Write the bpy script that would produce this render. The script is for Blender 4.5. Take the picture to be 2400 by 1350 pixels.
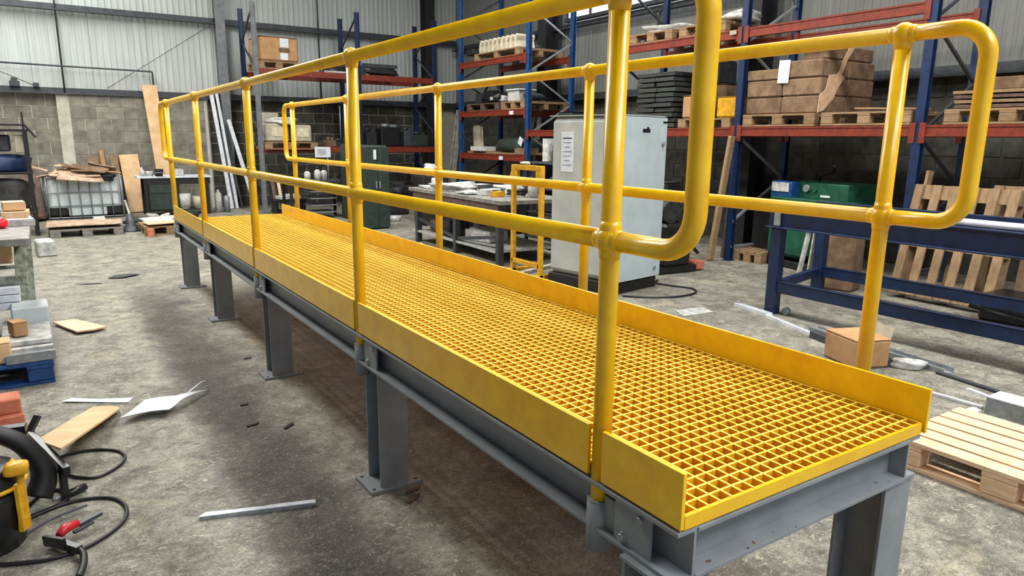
import bpy, math, random
from mathutils import Vector, Matrix
random.seed(7)
sc = bpy.context.scene
COL = sc.collection
PI = math.pi
for o in list(bpy.data.objects): bpy.data.objects.remove(o)

# ------------------------------------------------------------------ camera
cam_d = bpy.data.cameras.new('camera'); cam = bpy.data.objects.new('camera', cam_d); COL.objects.link(cam)
yaw, pitch, roll = 0.57962, -0.21780, 0.01007
F_ = Vector((math.sin(yaw)*math.cos(pitch), math.cos(yaw)*math.cos(pitch), math.sin(pitch)))
r0 = Vector((math.cos(yaw), -math.sin(yaw), 0)); u0 = r0.cross(F_)
r1 = r0*math.cos(roll)+u0*math.sin(roll); u1 = -r0*math.sin(roll)+u0*math.cos(roll)
M = Matrix((r1, u1, -F_)).transposed().to_4x4(); M.translation = Vector((-1.0789, -1.2270, 1.5260))
cam.matrix_world = M
cam_d.sensor_width = 36; cam_d.lens = 1652.34/2400*36
cam_d.shift_x = 5.3/2400; cam_d.shift_y = 16.5/2400
cam_d.clip_start = .02; cam_d.clip_end = 200
sc.camera = cam

# ------------------------------------------------------------------ world, light, exposure
w = bpy.data.worlds.new('world'); sc.world = w; w.use_nodes = True
bg = w.node_tree.nodes['Background']; bg.inputs[0].default_value = (.80, .88, 1, 1); bg.inputs[1].default_value = .55
def area(name, loc, rot, sx, sy, power, col):
    l = bpy.data.lights.new(name, 'AREA'); l.shape = 'RECTANGLE'; l.size = sx; l.size_y = sy; l.energy = power; l.color = col
    o = bpy.data.objects.new(name, l); COL.objects.link(o); o.location = loc; o.rotation_euler = rot; return o
area('rooflight_right', (3.4, 3.0, 6.3), (0, .0, 0), .9, 15, 700, (1, .96, .88))
area('rooflight_left', (-1.6, 9.5, 6.3), (0, .0, 0), 1.2, 10, 640, (1, .97, .90))
area('front_fill', (1.2, -4.2, 6.0), (0, 0, 0), 4.5, 1.6, 300, (.95, .97, 1))  # unseen fill light added behind the camera to brighten the front beam
sc.view_settings.view_transform = 'Standard'; sc.view_settings.look = 'None'
sc.view_settings.gamma = 1; sc.view_settings.use_curve_mapping = False
sc.view_settings.exposure = 0.38

# ------------------------------------------------------------------ materials
def srgb(r, g, b):
    f = lambda c: ((c/255+.055)/1.055)**2.4 if c > 10 else c/255/12.92
    return (f(r), f(g), f(b), 1)
MATS = {}
def mat(name, c1, c2=None, scale=8, rough=.6, metal=0, bump=0, bscale=60, stretch=(1,1,1), lo=.35, hi=.65, rnd=.0, detail=6, emit=0, spec=.5, world=False):
    m = bpy.data.materials.new(name); m.use_nodes = True; nt = m.node_tree; n = nt.nodes; L = nt.links
    b = n['Principled BSDF']; b.inputs['Roughness'].default_value = rough; b.inputs['Metallic'].default_value = metal
    b.inputs['Specular IOR Level'].default_value = spec
    c1 = srgb(*c1); c2 = srgb(*(c2 or [0,0,0])) if c2 else c1
    if world:
        g = n.new('ShaderNodeNewGeometry'); src = g.outputs['Position']
    else:
        g = n.new('ShaderNodeTexCoord'); src = g.outputs['Object']
    mp = n.new('ShaderNodeMapping'); mp.inputs['Scale'].default_value = stretch; L.new(src, mp.inputs[0])
    oi = n.new('ShaderNodeObjectInfo')
    if not world:
        mu = n.new('ShaderNodeVectorMath'); mu.operation = 'SCALE'; mu.inputs[0].default_value = (37, 17, 23); L.new(oi.outputs['Random'], mu.inputs['Scale'])
        ad = n.new('ShaderNodeVectorMath'); L.new(mp.outputs[0], ad.inputs[0]); L.new(mu.outputs[0], ad.inputs[1]); vec = ad.outputs[0]
    else: vec = mp.outputs[0]
    no = n.new('ShaderNodeTexNoise'); no.inputs['Scale'].default_value = scale; no.inputs['Detail'].default_value = detail; no.inputs['Roughness'].default_value = .65
    L.new(vec, no.inputs['Vector'])
    mr = n.new('ShaderNodeMapRange'); mr.inputs[1].default_value = lo; mr.inputs[2].default_value = hi; L.new(no.outputs['Fac'], mr.inputs[0])
    mx = n.new('ShaderNodeMix'); mx.data_type = 'RGBA'; mx.inputs[6].default_value = c1; mx.inputs[7].default_value = c2
    L.new(mr.outputs[0], mx.inputs[0]); out = mx.outputs[2]
    if rnd:
        hs = n.new('ShaderNodeHueSaturation'); r = n.new('ShaderNodeMapRange'); r.inputs[3].default_value = 1-rnd; r.inputs[4].default_value = 1+rnd
        L.new(oi.outputs['Random'], r.inputs[0]); L.new(r.outputs[0], hs.inputs['Value']); L.new(out, hs.inputs['Color']); out = hs.outputs[0]
    L.new(out, b.inputs['Base Color'])
    if bump:
        n2 = n.new('ShaderNodeTexNoise'); n2.inputs['Scale'].default_value = bscale; n2.inputs['Detail'].default_value = 4; L.new(vec, n2.inputs['Vector'])
        bp = n.new('ShaderNodeBump'); bp.inputs['Strength'].default_value = bump; bp.inputs['Distance'].default_value = .01; L.new(n2.outputs['Fac'], bp.inputs['Height']); L.new(bp.outputs[0], b.inputs['Normal'])
    if emit:
        L.new(out, b.inputs['Emission Color']); b.inputs['Emission Strength'].default_value = emit
    MATS[name] = m; return m
YEL = mat('yellow_paint', (246,198,8), (230,175,1), 9, .28, bump=.05, bscale=300, spec=.7)
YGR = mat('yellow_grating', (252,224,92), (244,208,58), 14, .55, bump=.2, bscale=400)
YGD = mat('yellow_grating_shaded_sides', (232,176,22), (212,150,14), 14, .6)  # shade between the bars painted in as a deeper amber
YTR = mat('yellow_trolley_paint', (225,172,20), (190,135,15), 20, .45)
GRY = mat('grey_steel_paint', (142,147,150), (116,121,125), 5, .45, bump=.08, bscale=90, lo=.3, hi=.7, spec=.45)
GLV = mat('galvanised_steel', (158,164,166), (128,134,136), 25, .42, .35, bump=.05)
WHM = mat('white_metal', (225,230,236), (190,196,205), 12, .4)
BLU = mat('blue_paint', (18,44,88), (10,28,58), 12, .45)
BLL = mat('light_blue_paint', (26,80,138), (15,48,92), 14, .4)
NAV = mat('dark_blue_frame_paint', (13,38,78), (8,24,50), 8, .42)
ORG = mat('orange_beam_paint', (132,48,26), (94,32,20), 14, .5, lo=.4, hi=.7)
WOD = mat('pallet_wood', (162,134,100), (124,98,70), 5, .8, stretch=(2,6,6), rnd=.16, bump=.2, lo=.3, hi=.7)
WDL = mat('light_pine', (226,196,152), (196,160,116), 5, .7, stretch=(2,14,8), rnd=.08)
WPK = mat('pink_pine', (228,200,168), (204,168,132), 6, .7, stretch=(1.5,8,8), rnd=.07)
PLY = mat('plywood_board', (222,186,144), (202,162,116), 7, .6, stretch=(1,1,1))
CRD = mat('cardboard', (186,146,104), (160,120,82), 6, .85, rnd=.06)
CRDD = mat('dull_cardboard', (136,110,84), (104,82,62), 7, .85, rnd=.1, lo=.4, hi=.6)
CRL = mat('torn_cardboard', (226,194,160), (200,160,124), 12, .85)
CRS = mat('scrap_cardboard', (205,180,155), (140,112,92), 9, .9, rnd=.15)
PAP = mat('paper', (222,228,232), (200,206,214), 20, .8)
BLK = mat('black_rubber', (24,24,26), (12,12,13), 10, .5)
BLP = mat('black_plastic', (32,33,36), (18,18,20), 20, .35)
DRK = mat('dark_clutter', (48,48,50), (20,20,22), 14, .6, rnd=.4)
DGN = mat('dark_green_cabinet_paint', (46,60,52), (30,42,36), 14, .5)
GRN = mat('green_machine_paint', (30,92,66), (18,64,46), 8, .45)
OLV = mat('old_green_grey_paint', (140,146,132), (92,98,86), 22, .6, lo=.42, hi=.6)
TNK = mat('translucent_white_plastic', (214,222,224), (190,200,204), 4, .45)
CAB = mat('pale_grey_cabinet_paint', (190,205,208), (176,190,194), 4, .4)
CABS = mat('cabinet_side_paint', (186,190,186), (168,172,168), 4, .45)
REDP = mat('red_plastic', (205,40,52), (170,28,40), 10, .4)
REDL = mat('red_lamp', (255,30,50), None, 4, .3)
BRK = mat('reddish_timber', (206,128,98), (178,96,70), 12, .8, rnd=.05)
CLUT = mat('pale_clutter', (214,214,210), (150,150,146), 18, .6, rnd=.15)
CREAM = mat('cream_moulding', (226,216,190), (190,178,150), 12, .6, rnd=.08)
BEIG = mat('beige_casing', (190,184,164), (160,152,132), 8, .6, rnd=.08)
SCK = mat('dark_grey_sheeting', (62,66,62), (38,41,38), 16, .7, stretch=(1,1,4), rnd=.25)
DBAR = mat('brown_steel', (110,84,72), (70,54,48), 16, .7)
PIPE = mat('grey_worktop', (150,146,140), (104,100,96), 12, .6)
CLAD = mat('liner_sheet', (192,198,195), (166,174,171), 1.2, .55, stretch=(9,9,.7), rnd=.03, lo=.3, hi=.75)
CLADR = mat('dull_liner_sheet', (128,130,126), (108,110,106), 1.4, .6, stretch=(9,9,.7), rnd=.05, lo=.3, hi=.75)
GIRT = mat('dark_girt_steel', (66,70,76), (42,45,50), 10, .5)
COLM = mat('grey_column_steel', (128,132,134), (100,104,106), 8, .5)
DCOL = mat('dark_column_steel', (44,44,48), (24,24,28), 8, .6)
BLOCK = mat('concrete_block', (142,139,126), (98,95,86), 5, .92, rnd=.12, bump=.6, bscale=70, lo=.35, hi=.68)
BLKD = mat('dark_concrete_block', (84,82,74), (54,52,47), 6, .95, rnd=.14, bump=.6, bscale=70)  # darker block tone, used on the walls behind the racks
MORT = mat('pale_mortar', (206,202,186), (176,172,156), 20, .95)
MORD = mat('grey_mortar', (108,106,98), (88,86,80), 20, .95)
REND = mat('smooth_render', (196,194,180), (168,166,152), 6, .9)
ROOF = mat('roof_underside', (70,72,74), (52,54,56), 3, .8)
GLOW = mat('daylight_pane', (240,246,255), None, 4, .3, emit=4)

def floor_mat():
    m = bpy.data.materials.new('dirty_shaded_concrete'); m.use_nodes = True; nt = m.node_tree; n = nt.nodes; L = nt.links
    b = n['Principled BSDF']; g = n.new('ShaderNodeNewGeometry'); P = g.outputs['Position']
    def noise(sc_, det=6, rough=.65, stretch=(1,1,1), dist=0, rot=0):
        mp = n.new('ShaderNodeMapping'); mp.inputs['Scale'].default_value = stretch; mp.inputs['Rotation'].default_value = (0,0,rot); L.new(P, mp.inputs[0])
        t = n.new('ShaderNodeTexNoise'); t.inputs['Scale'].default_value = sc_; t.inputs['Detail'].default_value = det; t.inputs['Roughness'].default_value = rough
        t.inputs['Distortion'].default_value = dist; L.new(mp.outputs[0], t.inputs['Vector']); return t.outputs['Fac']
    def rng(s, a, b_, c=0, d=1):
        r = n.new('ShaderNodeMapRange'); r.inputs[1].default_value = a; r.inputs[2].default_value = b_; r.inputs[3].default_value = c; r.inputs[4].default_value = d; L.new(s, r.inputs[0]); return r.outputs[0]
    def mix(f, a, b_, blend='MIX'):
        x = n.new('ShaderNodeMix'); x.data_type = 'RGBA'; x.blend_type = blend
        if isinstance(f, float): x.inputs[0].default_value = f
        else: L.new(f, x.inputs[0])
        for i, v in ((6, a), (7, b_)):
            if isinstance(v, tuple): x.inputs[i].default_value = v
            else: L.new(v, x.inputs[i])
        return x.outputs[2]
    def math_(op, a, b_):
        x = n.new('ShaderNodeMath'); x.operation = op
        for i, v in ((0, a), (1, b_)):
            if isinstance(v, (int, float)): x.inputs[i].default_value = v
            else: L.new(v, x.inputs[i])
        return x.outputs[0]
    base = mix(rng(noise(1.1), .35, .65), srgb(142,139,129), srgb(174,170,154))
    base = mix(rng(noise(6, 8, .72, dist=.8), .42, .6), base, srgb(104,101,91))
    base = mix(rng(noise(14, 8, .75, (1,1.6,1), 1.4, .5), .56, .64), base, srgb(206,200,178))       # pale scuffs
    base = mix(rng(noise(22, 8, .8, (1,1.4,1), 1.8, 1.1), .56, .66), base, srgb(88,85,78))           # dark flecks
    base = mix(rng(noise(.55, 5, .6), .54, .66, 0, .55), base, srgb(96,96,92))                       # broad stains
    base = mix(rng(noise(1.9, 6, .6, dist=.4), .60, .70, 0, .6), base, srgb(192,184,148))           # yellowish dust
    # deck shadow painted into the floor colour, beside and under the walkway
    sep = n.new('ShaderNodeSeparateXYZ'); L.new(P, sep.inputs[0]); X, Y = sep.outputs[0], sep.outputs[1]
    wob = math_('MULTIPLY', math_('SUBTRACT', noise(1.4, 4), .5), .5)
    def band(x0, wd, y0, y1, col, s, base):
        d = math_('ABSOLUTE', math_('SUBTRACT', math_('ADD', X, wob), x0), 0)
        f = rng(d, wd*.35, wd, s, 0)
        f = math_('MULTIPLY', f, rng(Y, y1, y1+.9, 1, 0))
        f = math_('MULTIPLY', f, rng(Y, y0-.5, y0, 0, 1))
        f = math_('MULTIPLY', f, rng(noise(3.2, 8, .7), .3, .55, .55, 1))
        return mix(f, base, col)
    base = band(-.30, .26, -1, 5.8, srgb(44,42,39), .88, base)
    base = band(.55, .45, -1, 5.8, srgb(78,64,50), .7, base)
    base = mix(rng(noise(34, 6, .75, (1,1.5,1), 2.2, .8), .47, .62, 0, .75), base, srgb(78,76,70))
    base = mix(rng(noise(42, 6, .75, (1,1.7,1), 2.4, -.4), .53, .66, 0, .75), base, srgb(206,201,182))
    base = mix(rng(noise(3.6, 7, .7, dist=1.2), .52, .66, 0, .45), base, srgb(70,68,63))
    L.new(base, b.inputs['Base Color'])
    L.new(rng(noise(2.5), .3, .7, .38, .75), b.inputs['Roughness'])
    bp = n.new('ShaderNodeBump'); bp.inputs['Strength'].default_value = .85; bp.inputs['Distance'].default_value = .01
    L.new(noise(26, 8, .75, dist=1.2), bp.inputs['Height']); L.new(bp.outputs[0], b.inputs['Normal'])
    return m
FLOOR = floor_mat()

# ------------------------------------------------------------------ mesh helpers
class MB:
    def __init__(s): s.v = []; s.f = []; s.sm = []
    def add(s, vs, fs, sm=False):
        k = len(s.v); s.v += [tuple(v) for v in vs]; s.f += [tuple(i+k for i in f) for f in fs]; s.sm += [sm]*len(fs); return s
    def box(s, c, d, rz=0, ry=0, rx=0, ch=None):
        hx, hy, hz = d[0]/2, d[1]/2, d[2]/2
        R = Matrix.Rotation(rz, 3, 'Z') @ Matrix.Rotation(ry, 3, 'Y') @ Matrix.Rotation(rx, 3, 'X'); c = Vector(c)
        vs, fs = chbox(hx, hy, hz, min(hx, hy, hz)*.16 if ch is None else ch)
        return s.add([R @ Vector(v) + c for v in vs], fs)
    def bar(s, a, b, wd, ht, up=(0,0,1)):                    # rectangular bar between two points
        a = Vector(a); b = Vector(b); d = b-a; l = d.length; z = d.normalized(); x = Vector(up).cross(z)
        if x.length < 1e-4: x = Vector((1,0,0)).cross(z)
        x.normalize(); y = z.cross(x); R = Matrix((x, y, z)).transposed()
        vs, fs = chbox(wd/2, ht/2, l/2, min(wd, ht)*.07)
        return s.add([R @ Vector(v) + (a+b)/2 for v in vs], fs)
    def tube(s, pts, r, n=10, caps=True, closed=False):
        pts = [Vector(p) for p in pts]; N = len(pts); rs = r if isinstance(r, (list, tuple)) else [r]*N
        vs = []; prev = None
        for i, p in enumerate(pts):
            if closed: t = (pts[(i+1) % N]-pts[i-1])
            else: t = (pts[min(i+1, N-1)]-pts[max(i-1, 0)])
            t.normalize()
            if prev is None:
                a = Vector((0,0,1)) if abs(t.z) < .9 else Vector((1,0,0)); x = a.cross(t).normalized()
            else: x = (prev - t*prev.dot(t)).normalized()
            prev = x; y = t.cross(x)
            for k in range(n): vs.append(p + (x*math.cos(2*PI*k/n)+y*math.sin(2*PI*k/n))*rs[i])
        fs = []
        for i in range(N if closed else N-1):
            j = (i+1) % N
            for k in range(n): fs.append((i*n+k, i*n+(k+1) % n, j*n+(k+1) % n, j*n+k))
        s.add(vs, fs, True)
        if caps and not closed:
            k = len(s.v)-len(vs); s.f.append(tuple(k+i for i in reversed(range(n)))); s.sm.append(False)
            k2 = k+(N-1)*n; s.f.append(tuple(k2+i for i in range(n))); s.sm.append(False)
        return s
    def cyl(s, a, b, r, n=12, r2=None): return s.tube([a, b], [r, r if r2 is None else r2], n)
    def ball(s, c, r, n=12, m=8, sc_=(1,1,1)):
        vs = [(c[0], c[1], c[2]+r*sc_[2])]
        for i in range(1, m):
            t = PI*i/m
            for k in range(n): vs.append((c[0]+r*sc_[0]*math.sin(t)*math.cos(2*PI*k/n), c[1]+r*sc_[1]*math.sin(t)*math.sin(2*PI*k/n), c[2]+r*sc_[2]*math.cos(t)))
        vs.append((c[0], c[1], c[2]-r*sc_[2])); fs = [(0, 1+k, 1+(k+1) % n) for k in range(n)]
        for i in range(m-2):
            for k in range(n): a = 1+i*n+k; b = 1+i*n+(k+1) % n; fs.append((a, a+n, b+n, b))
        L = len(vs)-1; o = 1+(m-2)*n; fs += [(L, o+(k+1) % n, o+k) for k in range(n)]
        return s.add(vs, fs, True)
    def prism(s, poly, z0, z1, ax='z', sm=False):                  # extrude an outline along an axis
        def P(a, b, h): return {'z': (a, b, h), 'y': (a, h, b), 'x': (h, a, b)}[ax]
        N = len(poly); vs = [P(a, b, z0) for a, b in poly]+[P(a, b, z1) for a, b in poly]
        fs = [tuple(reversed(range(N))), tuple(range(N, 2*N))]+[(i, (i+1) % N, N+(i+1) % N, N+i) for i in range(N)]
        if ax == 'y': fs = [tuple(reversed(f)) for f in fs]
        k = len(s.f); s.add(vs, fs); return s
    def sheet(s, poly, t, bend=None, nx=0):                        # thin flat piece of outline poly with waviness
        z = bend or (lambda x, y: 0)
        N = len(poly); cx = sum(p[0] for p in poly)/N; cy = sum(p[1] for p in poly)/N
        ring = []
        for i in range(N):
            a, b = poly[i], poly[(i+1) % N]
            for k in range(4): ring.append((a[0]+(b[0]-a[0])*k/4, a[1]+(b[1]-a[1])*k/4))
        rings = [[(cx+(x-cx)*q, cy+(y-cy)*q) for x, y in ring] for q in (1, .75, .5, .25)]
        n = len(ring); vs = []
        for dz in (t, 0):
            for rr in rings: vs += [(x, y, z(x, y)+dz) for x, y in rr]
            vs.append((cx, cy, z(cx, cy)+dz))
        fs = []; H = 4*n+1
        for h, fl in ((0, False), (H, True)):
            for j in range(3):
                for i in range(n):
                    f = (h+j*n+i, h+j*n+(i+1) % n, h+(j+1)*n+(i+1) % n, h+(j+1)*n+i); fs.append(tuple(reversed(f)) if fl else f)
            for i in range(n):
                f = (h+3*n+i, h+3*n+(i+1) % n, h+4*n); fs.append(tuple(reversed(f)) if fl else f)
        for i in range(n): fs.append((H+i, H+(i+1) % n, (i+1) % n, i))
        return s.add(vs, fs)
    def mesh(s, name, m):
        me = bpy.data.meshes.new(name); me.from_pydata(s.v, [], s.f); me.materials.append(m)
        me.polygons.foreach_set('use_smooth', s.sm); me.update(); return me
def chbox(hx, hy, hz, c):
    vs = []; c = min(c, hx*.9, hy*.9, hz*.9)
    for sx in (-1, 1):
        for sy in (-1, 1):
            for sz in (-1, 1):
                vs += [(sx*(hx-c), sy*(hy-c), sz*hz), (sx*(hx-c), sy*hy, sz*(hz-c)), (sx*hx, sy*(hy-c), sz*(hz-c))]
    I = lambda x, y, z, k: ((x*2+y)*2+z)*3+k
    fs = [(I(0,0,1,0), I(1,0,1,0), I(1,1,1,0), I(0,1,1,0)), (I(0,0,0,0), I(0,1,0,0), I(1,1,0,0), I(1,0,0,0)),
          (I(0,1,0,1), I(0,1,1,1), I(1,1,1,1), I(1,1,0,1)), (I(0,0,0,1), I(1,0,0,1), I(1,0,1,1), I(0,0,1,1)),
          (I(1,0,0,2), I(1,1,0,2), I(1,1,1,2), I(1,0,1,2)), (I(0,0,0,2), I(0,0,1,2), I(0,1,1,2), I(0,1,0,2))]
    for y in (0, 1):
        for z in (0, 1):
            f = (I(0,y,z,0), I(1,y,z,0), I(1,y,z,1), I(0,y,z,1)); fs.append(f if y != z else tuple(reversed(f)))
    for x in (0, 1):
        for z in (0, 1):
            f = (I(x,0,z,0), I(x,1,z,0), I(x,1,z,2), I(x,0,z,2)); fs.append(f if x == z else tuple(reversed(f)))
        for y in (0, 1):
            f = (I(x,y,0,1), I(x,y,1,1), I(x,y,1,2), I(x,y,0,2)); fs.append(f if x != y else tuple(reversed(f)))
    for x in (0, 1):
        for y in (0, 1):
            for z in (0, 1):
                f = (I(x,y,z,0), I(x,y,z,1), I(x,y,z,2)); fs.append(f if (x+y+z) % 2 == 0 else tuple(reversed(f)))
    return vs, fs
def link(name, me, parent=None, loc=(0,0,0), rot=(0,0,0)):
    o = bpy.data.objects.new(name, me); COL.objects.link(o); o.location = loc; o.rotation_euler = rot
    if parent: o.parent = parent
    return o
def obj(name, mb, m, parent=None, loc=(0,0,0), rot=(0,0,0)): return link(name, mb.mesh(name, m), parent, loc, rot)
_bc = {}
def bx(name, parent, c, d, m, rz=0, ry=0, rx=0):                  # one box-shaped piece as an object of its own, mesh data shared
    k = (round(d[0], 4), round(d[1], 4), round(d[2], 4), m.name)
    if k not in _bc: _bc[k] = MB().box((0,0,0), d).mesh(name, m)
    return link(name, _bc[k], parent, c, (rx, ry, rz))
def tag(o, label, cat, group=None, kind=None):
    o['label'] = label; o['category'] = cat
    if group: o['group'] = group
    if kind: o['kind'] = kind
    return o
def thing(name, label, cat, loc=(0,0,0), rz=0, group=None, rot=None):
    o = bpy.data.objects.new(name, None); COL.objects.link(o); o.location = loc; o.rotation_euler = rot or (0,0,rz)
    o.empty_display_size = .1
    return tag(o, label, cat, group)
def single(name, mb, m, label, cat, loc=(0,0,0), rz=0, group=None, rot=None):
    return tag(obj(name, mb, m, None, loc, rot or (0,0,rz)), label, cat, group)
def struct(name, mb, m, loc=(0,0,0)):
    o = obj(name, mb, m, None, loc); o['kind'] = 'structure'; return o
def wavy(seed, a=.01, f=6):
    r = random.Random(seed); p, q, s_, t = [r.uniform(0, 6) for _ in range(4)]
    return lambda x, y: a*(1+.5*math.sin(f*x+p)+.5*math.sin(f*y+q)*math.cos(f*.6*(x+y)+s_))
def blob(mb, c, d, seed, n=12, m=8, amp=.18):                      # lumpy bag-like shape
    r = random.Random(seed); ph = [r.uniform(0, 6) for _ in range(6)]
    k = len(mb.v); mb.ball((0,0,0), 1, n, m)
    for i in range(k, len(mb.v)):
        x, y, z = mb.v[i]; g = 1+amp*(math.sin(3*x+ph[0])*math.sin(3*y+ph[1])+.6*math.sin(5*z+ph[2]+2*x))
        e = lambda t: math.copysign(abs(t)**.62, t)
        mb.v[i] = (c[0]+e(x)*g*d[0]/2, c[1]+e(y)*g*d[1]/2, c[2]+e(z)*g*d[2]/2)
    return mb
def fillet(pts, r, seg=6):
    P = [Vector(p) for p in pts]; out = [P[0]]
    for i in range(1, len(P)-1):
        a = (P[i-1]-P[i]).normalized(); b = (P[i+1]-P[i]).normalized(); h = a.angle(b)/2
        d = r/math.tan(h); c = P[i]+(a+b).normalized()*(r/math.sin(h)); s0 = P[i]+a*d-c; s1 = P[i]+b*d-c; an = s0.angle(s1)
        for k in range(seg+1):
            t = k/seg; out.append(c+(s0*math.sin((1-t)*an)+s1*math.sin(t*an))/math.sin(an))
    out.append(P[-1]); return out
def smoothpath(pts, n=8, closed=False):
    P = [Vector(p) for p in pts]; out = []; N = len(P)
    for i in range(N if closed else N-1):
        g = lambda k: P[k % N] if closed else P[max(0, min(N-1, k))]
        a, b, c, d = g(i-1), g(i), g(i+1), g(i+2)
        for k in range(n):
            t = k/n; out.append(.5*((2*b)+(-a+c)*t+(2*a-5*b+4*c-d)*t*t+(-a+3*b-3*c+d)*t**3))
    if not closed: out.append(P[-1])
    return out

# ================================================================== SETTING
YB, XR, XL, ZB, ZR, YF = 15.3, 8.0, -7.5, 2.32, 6.6, -7.0
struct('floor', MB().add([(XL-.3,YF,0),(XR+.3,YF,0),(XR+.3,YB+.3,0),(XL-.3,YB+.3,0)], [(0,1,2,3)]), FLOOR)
# --- back wall: backing of mortar, block courses, liner sheets, girts
wb = struct('wall_back', MB().box(((XL+XR)/2, YB+.17, ZR/2), (XR-XL+.4, .1, ZR), ch=.001).box(((XL+XR)/2, YB+.12, ZB/2), (XR-XL+.4, .2, ZB), ch=.001), MORT)
BW, BH = .44, .215
def blockwall(parent, axis, fixed, a0, a1, z0, z1, m, jit, lim=300, nm='concrete_block'):
    cnt = 0; rows = int(round((z1-z0)/(BH+.014)))
    for j in range(rows):
        a = a0 - (BW/2 if j % 2 else 0)
        while a < a1-.05:
            lo, hi = max(a, a0), min(a+BW, a1); a += BW+.014
            if hi-lo < .06: continue
            if cnt >= lim: return
            z = z0+.006+BH/2+j*(BH+.014); p = fixed+random.uniform(-jit, jit); wd = round(hi-lo, 3)
            if axis == 'x': bx(nm, parent, ((lo+hi)/2, p, z), (wd, .02, BH), m)
            else: bx(nm, parent, (p, (lo+hi)/2, z), (.02, wd, BH), m)
            cnt += 1
blockwall(wb, 'x', YB+.018, -2.95, -.72, 0, ZB-.05, BLOCK, .003, 60)
# the middle stretch stands proud of the rest, with a smooth rendered edge
struct('trim_1', MB().box((.62, YB-.05, ZB/2-.02), (2.7, .12, ZB-.04), ch=.001), REND)
tr = bpy.data.objects['trim_1']
blockwall(tr, 'x', YB-.113, -.52, 1.9, 0, ZB-.06, BLOCK, .003, 90)
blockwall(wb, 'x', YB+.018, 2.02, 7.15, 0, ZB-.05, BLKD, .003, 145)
def corr(width, z0, z1, pitch=.111, d=.008):
    mb = MB(); pts = []; x = -width/2
    while x < width/2-1e-6:
        for a, b in ((0, 0), (.5, 0), (.62, 1), (.88, 1)):
            if x+a*pitch < width/2: pts.append((x+a*pitch, b*d))
        x += pitch
    pts.append((width/2, 0)); N = len(pts)
    vs = [(a, -b, z) for z in (z0, z1) for a, b in pts]
    return mb.add(vs, [(i, i+1, N+i+1, N+i) for i in range(N-1)])
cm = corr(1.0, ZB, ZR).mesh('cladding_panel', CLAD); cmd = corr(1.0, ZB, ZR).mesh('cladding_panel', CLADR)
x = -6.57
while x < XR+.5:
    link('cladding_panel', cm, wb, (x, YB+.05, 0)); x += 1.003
# --- right wall
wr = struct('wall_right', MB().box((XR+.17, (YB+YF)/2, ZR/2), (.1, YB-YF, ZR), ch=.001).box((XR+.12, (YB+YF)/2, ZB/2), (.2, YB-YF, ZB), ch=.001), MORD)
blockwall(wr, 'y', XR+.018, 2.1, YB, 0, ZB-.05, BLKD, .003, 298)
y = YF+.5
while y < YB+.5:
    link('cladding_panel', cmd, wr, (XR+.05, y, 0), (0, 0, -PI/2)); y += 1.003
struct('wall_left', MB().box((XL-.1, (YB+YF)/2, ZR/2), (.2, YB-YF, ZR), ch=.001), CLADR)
struct('ceiling', MB().box(((XL+XR)/2, (YB+YF)/2, ZR+.15), (XR-XL, YB-YF, .1), ch=.001), ROOF)
# rooflights in the roof; the front pane is added, unseen, with the fill light
for i, (xx, yy, ll) in enumerate(((3.4, 3.0, 15), (-1.6, 9.5, 10), (1.2, -4.2, 1.8))):
    o = struct('window_%d' % (i+2), MB().box((xx, yy, ZR+.07), (1.0, ll, .03), ch=.001), GLOW)
def Ibeam(mb, a, b, wd, ht, tw=.012, tf=.014, up=(0,0,1)):
    a = Vector(a); b = Vector(b); z = (b-a).normalized(); x = Vector(up).cross(z).normalized(); y = z.cross(x)
    if y.dot(Vector(up)) < 0: y = -y
    off = y*(ht/2-tf/2)
    mb.bar(a+off, b+off, wd, tf, up); mb.bar(a-off, b-off, wd, tf, up); mb.bar(a, b, tw, ht-2*tf, up); return mb
# girts (dark sheeting rails)
mb = MB()
for z0, h in ((ZB+.02, .12), (3.86, .12), (5.4, .12)):
    mb.box(((XL+XR)/2, YB-.06, z0), (XR-XL-.02, .05, h)); mb.box(((XL+XR)/2, YB-.12, z0-h*.42), (XR-XL-.02, .12, .025))
struct('trim_2', mb, GIRT)
mb = MB()
for z0, h in ((ZB+.03, .13), (3.7, .10), (5.4, .12)):
    mb.box((XR-.06, (YB+YF)/2, z0), (.05, YB-YF-.3, h)); mb.box((XR-.12, (YB+YF)/2, z0-h*.42), (.12, YB-YF-.3, .025))
struct('trim_3', mb, GIRT)
struct('trim_4', Ibeam(MB(), (2.33, YB-.14, 0), (2.33, YB-.14, ZR), .19, .2, up=(0,1,0)), COLM)
struct('trim_5', Ibeam(MB(), (7.15, YB-.18, 0), (7.15, YB-.18, ZR), .26, .26, up=(0,1,0)), DCOL)
struct('trim_6', Ibeam(MB(), (7.72, 10.9, 0), (7.72, 10.9, ZR), .26, .34, up=(1,0,0)), DCOL)
struct('trim_7', Ibeam(MB(), (7.72, 5.75, 0), (7.72, 5.75, ZR), .26, .34, up=(1,0,0)), DCOL)
mb = MB(); Ibeam(mb, (7.1, YB-.3, ZR-.3), (XL, YB-.3, ZR-.1), .14, .3); struct('trim_8', mb, DCOL)
for i, yy in enumerate((10.9, 5.75)):
    mb = MB(); Ibeam(mb, (7.6, yy, ZR-.25), (XL, yy, ZR-.1), .16, .34); Ibeam(mb, (7.66, yy, 5.3), (6.2, yy, ZR-.3), .12, .2); struct('trim_%d' % (9+i), mb, DCOL)
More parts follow.
